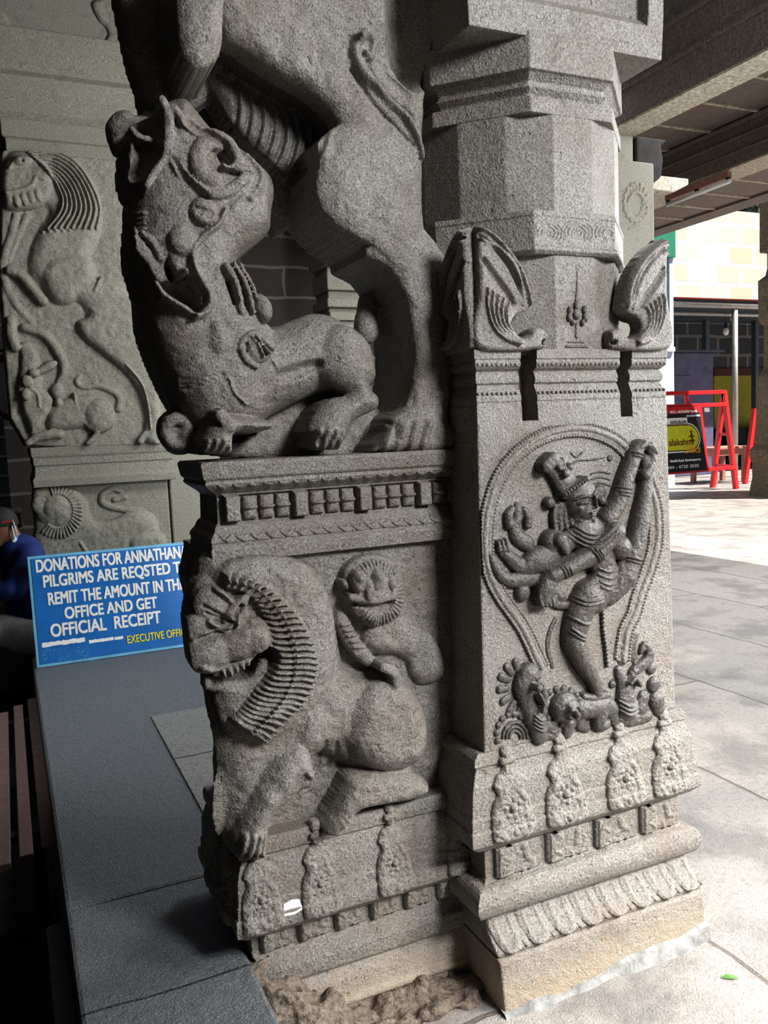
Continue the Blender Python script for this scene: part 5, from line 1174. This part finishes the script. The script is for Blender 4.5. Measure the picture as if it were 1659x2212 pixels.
btext('EEPURAM', (190, 1483), (322, 1483), 32, 'board', .001)
btext('alakshmi', (178, 1680), (385, 1655), 72, 'maroon', .002)
btext('Silks', (312, 1775), (440, 1690), 82, 'gold', .002, .007, .35)
btext('Gandhi Road, Kancheepuram.', (185, 1818), (448, 1790), 24, 'white', .003)
btext('044 - 4720 3030', (160, 1876), (430, 1850), 34, 'white', .001)
btext('NO GODOWNS', (325, 1427), (438, 1418), 18, 'white', .003)
btext('\u0bb5\u0b9f\u0bcd\u0b9f \u0b95\u0bbe\u0bb5\u0bb2\u0bcd\u0ba4\u0bc1\u0bb1\u0bc8', (185, 1393), (412, 1385), 26, 'white', .003)
o = MB(); lx, ly = c(370, 1590); o.v = []; 
b = MB(); b.box(lx-.02, lx+.02, ly-.05, ly+.06, .005, .007); b.box(lx-.06, lx+.06, ly-.10, ly-.06, .005, .007); b.box(lx-.07, lx+.07, ly-.01, ly+.015, .005, .007); b.ball((lx, ly+.09, .006), (.025, .03, .003)); local(b.build('board_emblem', 'maroon'), AF, MBd)
b = MB(); q = c(480, 1360); b.box(q[0], q[0]+.13, q[1]-.05, q[1]+.03, -.01, .0); local(b.build('small_tag', 'galv'), AF, MBd)
# second barricade mostly behind the far pillar
t = empty('barricade', (14.0, 12.6, 0), 'red legs of another barricade behind the weathered far pillar', 'barricade')
q = onZ(1609, 1045, 0); q2 = onY(1630, 935, q[1]+.15); MB().bar((q[0], q[1], 0), (q2[0], q2[1], q2[2]+.5), .08).build('leg', 'red', t); MB().bar((q[0]+.7, q[1]+.3, 0), (q2[0], q2[1], q2[2]+.5), .08).build('leg', 'red', t)
# stool
Yt = 12.9; ST = empty('stool', (13.6, Yt, 0), 'pinkish wooden stool standing behind the red barricade', 'stool')
q0, q1 = onY(1543, 966, Yt), onY(1628, 964, Yt); zst = (q0[2]+q1[2])/2
MB().box(q0[0], q1[0], Yt, Yt+.75, zst-.05, zst).build('seat', 'wood', ST, .01)
MB().box(q0[0]+.06, q1[0]-.06, Yt+.05, Yt+.7, zst-.18, zst-.05).build('apron', 'wood', ST, .005)
for x in (q0[0]+.08, q1[0]-.2):
    for y in (Yt+.06, Yt+.66): MB().box(x, x+.09, y, y+.09, 0, zst-.05).build('leg', 'wood', ST, .005)
# far weathered pillar
Yf = 10.7; FP = empty('stone_pillar', (12.4, Yf, 0), 'weathered brown carved pillar cut by the picture edge beyond the barricade', 'pillar')
fx = lambda px, py: onY(px, py, Yf)
fx0 = lambda px, py: onY(px, py, Yf)[0]
lv = []
for px, py in ((1616, 1071), (1620, 1050), (1624, 1030), (1623, 1000), (1617, 985), (1618, 972), (1629, 960), (1632, 900), (1633, 815), (1637, 808), (1648, 800), (1649, 705), (1637, 694), (1636, 608), (1652, 596), (1656, 580), (1656, 440), (1644, 425), (1641, 395), (1640, 330)):
    q = fx(px, py); lv.append((q[2], rect(fx0(px, py), 13.6, Yf-.9, Yf)))
lv[0] = (-.01, lv[0][1]); lv.append((4.2, lv[-1][1]))
M['brownp'] = granite('weathered_brown_stone', (.30, .245, .18), (.10, .08, .06), (.2, .14, .08), .5, 25, .6, .02, (.8, .95))
loft('pillar_body', lv, 'brownp', FP, .02)
s = HF(Yf-.9, fx(1640, 900)[0]+.05, 13.2, fx(1640, 1000)[2], fx(1640, 430)[2], .02)
for k in range(40): s.yc = Yf; s.tube([(rng.uniform(1650, 1690), rng.uniform(600, 1000), rng.uniform(3, 8))], .9, .02)
s.surf('worn_carving', 'brownp', FP)
br = MB(); zz = fx(1620, 400)[2]
q = [fx(*v) for v in ((1660, 345), (1612, 355), (1603, 375), (1600, 395), (1606, 410), (1598, 425), (1612, 438), (1660, 425))]
br.prism([(v[0], v[2]) for v in q], Yf+.1, Yf+1.0); br.build('bracket', 'ceil', FP, .02)
z6 = onX(1550, 417, 8.2)[2]; print('z6', z6)
S(MB().box(8.2, 8.5, -2, 16, min(z6, 3.95), 4.3).build('trim_6', 'ceil')) 
# tube light under the far beam
a, c2 = onZ(1441, 442, 3.5), onZ(1576, 391, 3.5); TL = empty('hanging_tube_light', tuple(a), 'white tube light on a batten under the dark far beam', 'light')
MB().tube([a, c2], .022, 8).build('glass_tube', 'white', TL, 0, True); MB().bar(np.array(a)+[0, 0, .06], np.array(c2)+[0, 0, .06], .05).build('batten', 'wood', TL)
for u in (.02, .5, .98): q = np.array(a)+(np.array(c2)-np.array(a))*u; MB().bar(q, q+[0, 0, .06], .03).build('clip', 'black', TL)
# electric wire on the ceiling
a, c2 = onZ(1420, 110, 3.93), onZ(1540, 0, 3.93); d = np.array(c2)-np.array(a); tag(MB().tube([np.array(a)+d*.12, c2, np.array(a)+d*1.6], .006, 5).build('ceiling_wire', 'black'), 'thin black wire running along the ceiling slabs', 'wire', None, 'thing')
# tree twigs over the sunlit wall
TR = empty('tree', (24, 23, 0), 'sparse leafy tree top showing over the sunlit wall', 'tree')
b = MB(); q = onY(1602, 430, 23)
b.tube([(q[0], 23, 0), (q[0]+.1, 23, q[2])], .12, 8)
tips = []
for k in range(26):
    e = onY(rng.uniform(1545, 1650), rng.uniform(408, 452), 23+rng.uniform(-.4, .4)); b.tube([(q[0]+.05, 23, q[2]-rng.uniform(.0, 1)), e], [.04, .012], 5); tips.append(e)
b.build('trunk', 'twig', TR)
vs = []; fs = []
for e in tips:
    for k in range(40):
        o_ = np.array(e)+rng.normal(0, .35, 3); u, v = rng.normal(0, .07, 3), rng.normal(0, .05, 3); n_ = len(vs); vs += [o_-u, o_+v, o_+u, o_-v]; fs.append((n_, n_+1, n_+2, n_+3))
link('foliage', mesh('foliage', vs, fs), 'twig', TR)
# fallen leaf
q = onZ(1576, 2115, 0); vs = [(-.02, 0, .004), (-.008, .007, .009), (.012, .006, .008), (.024, 0, .003), (.012, -.006, .006), (-.008, -.007, .007)]
o = link('fallen_leaf', mesh('fallen_leaf', vs, [(0, 1, 4, 5), (1, 2, 3, 4)]), 'leaf'); o.location = (q[0], q[1], .0); o.rotation_euler = (0, 0, -.6); tag(o, 'small green leaf lying on the paved floor', 'leaf', None, 'thing')

# ================================================================ light
def area(name, loc, target, size, energy, col=(1, 1, 1), sy=None, spread=None):
    l = bpy.data.lights.new(name, 'AREA'); l.energy = energy; l.color = col; l.size = size
    if sy: l.shape = 'RECTANGLE'; l.size_y = sy
    if spread: l.spread = spread
    o = bpy.data.objects.new(name, l); COL.objects.link(o); o.location = loc
    o.rotation_euler = (Vector(target)-Vector(loc)).to_track_quat('-Z', 'Y').to_euler(); return o
def spot(name, loc, target, energy, ang, blend, col, rad=.1):
    l = bpy.data.lights.new(name, 'SPOT'); l.energy = energy; l.color = col; l.spot_size = math.radians(ang); l.spot_blend = blend; l.shadow_soft_size = rad
    o = bpy.data.objects.new(name, l); COL.objects.link(o); o.location = loc
    o.rotation_euler = (Vector(target)-Vector(loc)).to_track_quat('-Z', 'Y').to_euler(); return o
area('key_opening', (2.45, -1.9, 3.4), (.9, 1.9, .9), 1.0, 255, (.94, .97, 1.0))
area('side_opening', (4.9, 1.0, 2.1), (1.2, 1.9, 1.0), 1.2, 150, (.95, .98, 1.0))
area('low_sky', (2.7, .2, 1.7), (1.6, 1.62, .10), .8, 15, (1, .96, .9), None, math.radians(60))
area('back_pillar_fill', (2.5, 3.5, 3.2), (.45, 5.5, 1.4), .9, 62, (.95, .98, 1.0))  # added fill lamp, set to graze the back pillar's carvings
area('court_floor', (5.2, 5.5, 3.4), (4.2, 6.2, 0), 3.5, 330, (.97, .98, 1.0), 7)
spot('pit_fill', (-.75, 3.3, 3.2), (-.15, 4.1, .0), 75, 40, .9, (.9, .95, 1), .3)  # added fill lamp lifting the bench and seated person
for (lx, ly), (tx, ty), e, ang in (((5.5, 1.5), (2.55, 2.75), 420, 12), ((5.5, 3.0), (2.35, 1.75), 300, 9), ((6, 5), (3.9, 5.6), 520, 12), ((6, 3), (3.6, 3.9), 420, 8)):
    spot('sun_gap', (lx, ly, 3.4), (tx, ty, 0), e, ang, .5, (1, .9, .8), .05)
sl = bpy.data.lights.new('sun', 'SUN'); sl.energy = 10.5; sl.angle = .009; sl.color = (1, .96, .9)
so = bpy.data.objects.new('sun', sl); COL.objects.link(so); so.rotation_euler = Vector((-.5, .42, -1.0)).to_track_quat('-Z', 'Y').to_euler()
wd = bpy.data.worlds.new('world'); SC.world = wd; wd.use_nodes = True
bg = wd.node_tree.nodes['Background']; bg.inputs[0].default_value = (.86, .93, 1.0, 1); bg.inputs[1].default_value = .26
# ================================================================ camera
cd = bpy.data.cameras.new('camera'); cam = bpy.data.objects.new('camera', cd); COL.objects.link(cam)
cd.sensor_fit = 'VERTICAL'; cd.sensor_height = 36; cd.lens = 36*FPX/H; cd.clip_end = 200; cd.clip_start = .02
cam.matrix_world = Matrix(((RT[0], UP[0], -FW[0], 0), (RT[1], UP[1], -FW[1], 0), (RT[2], UP[2], -FW[2], CH), (0, 0, 0, 1)))
SC.camera = cam
SC.view_settings.view_transform = 'Standard'
try: SC.view_settings.look = 'Medium High Contrast'
except Exception: pass
SC.view_settings.exposure = 0.0
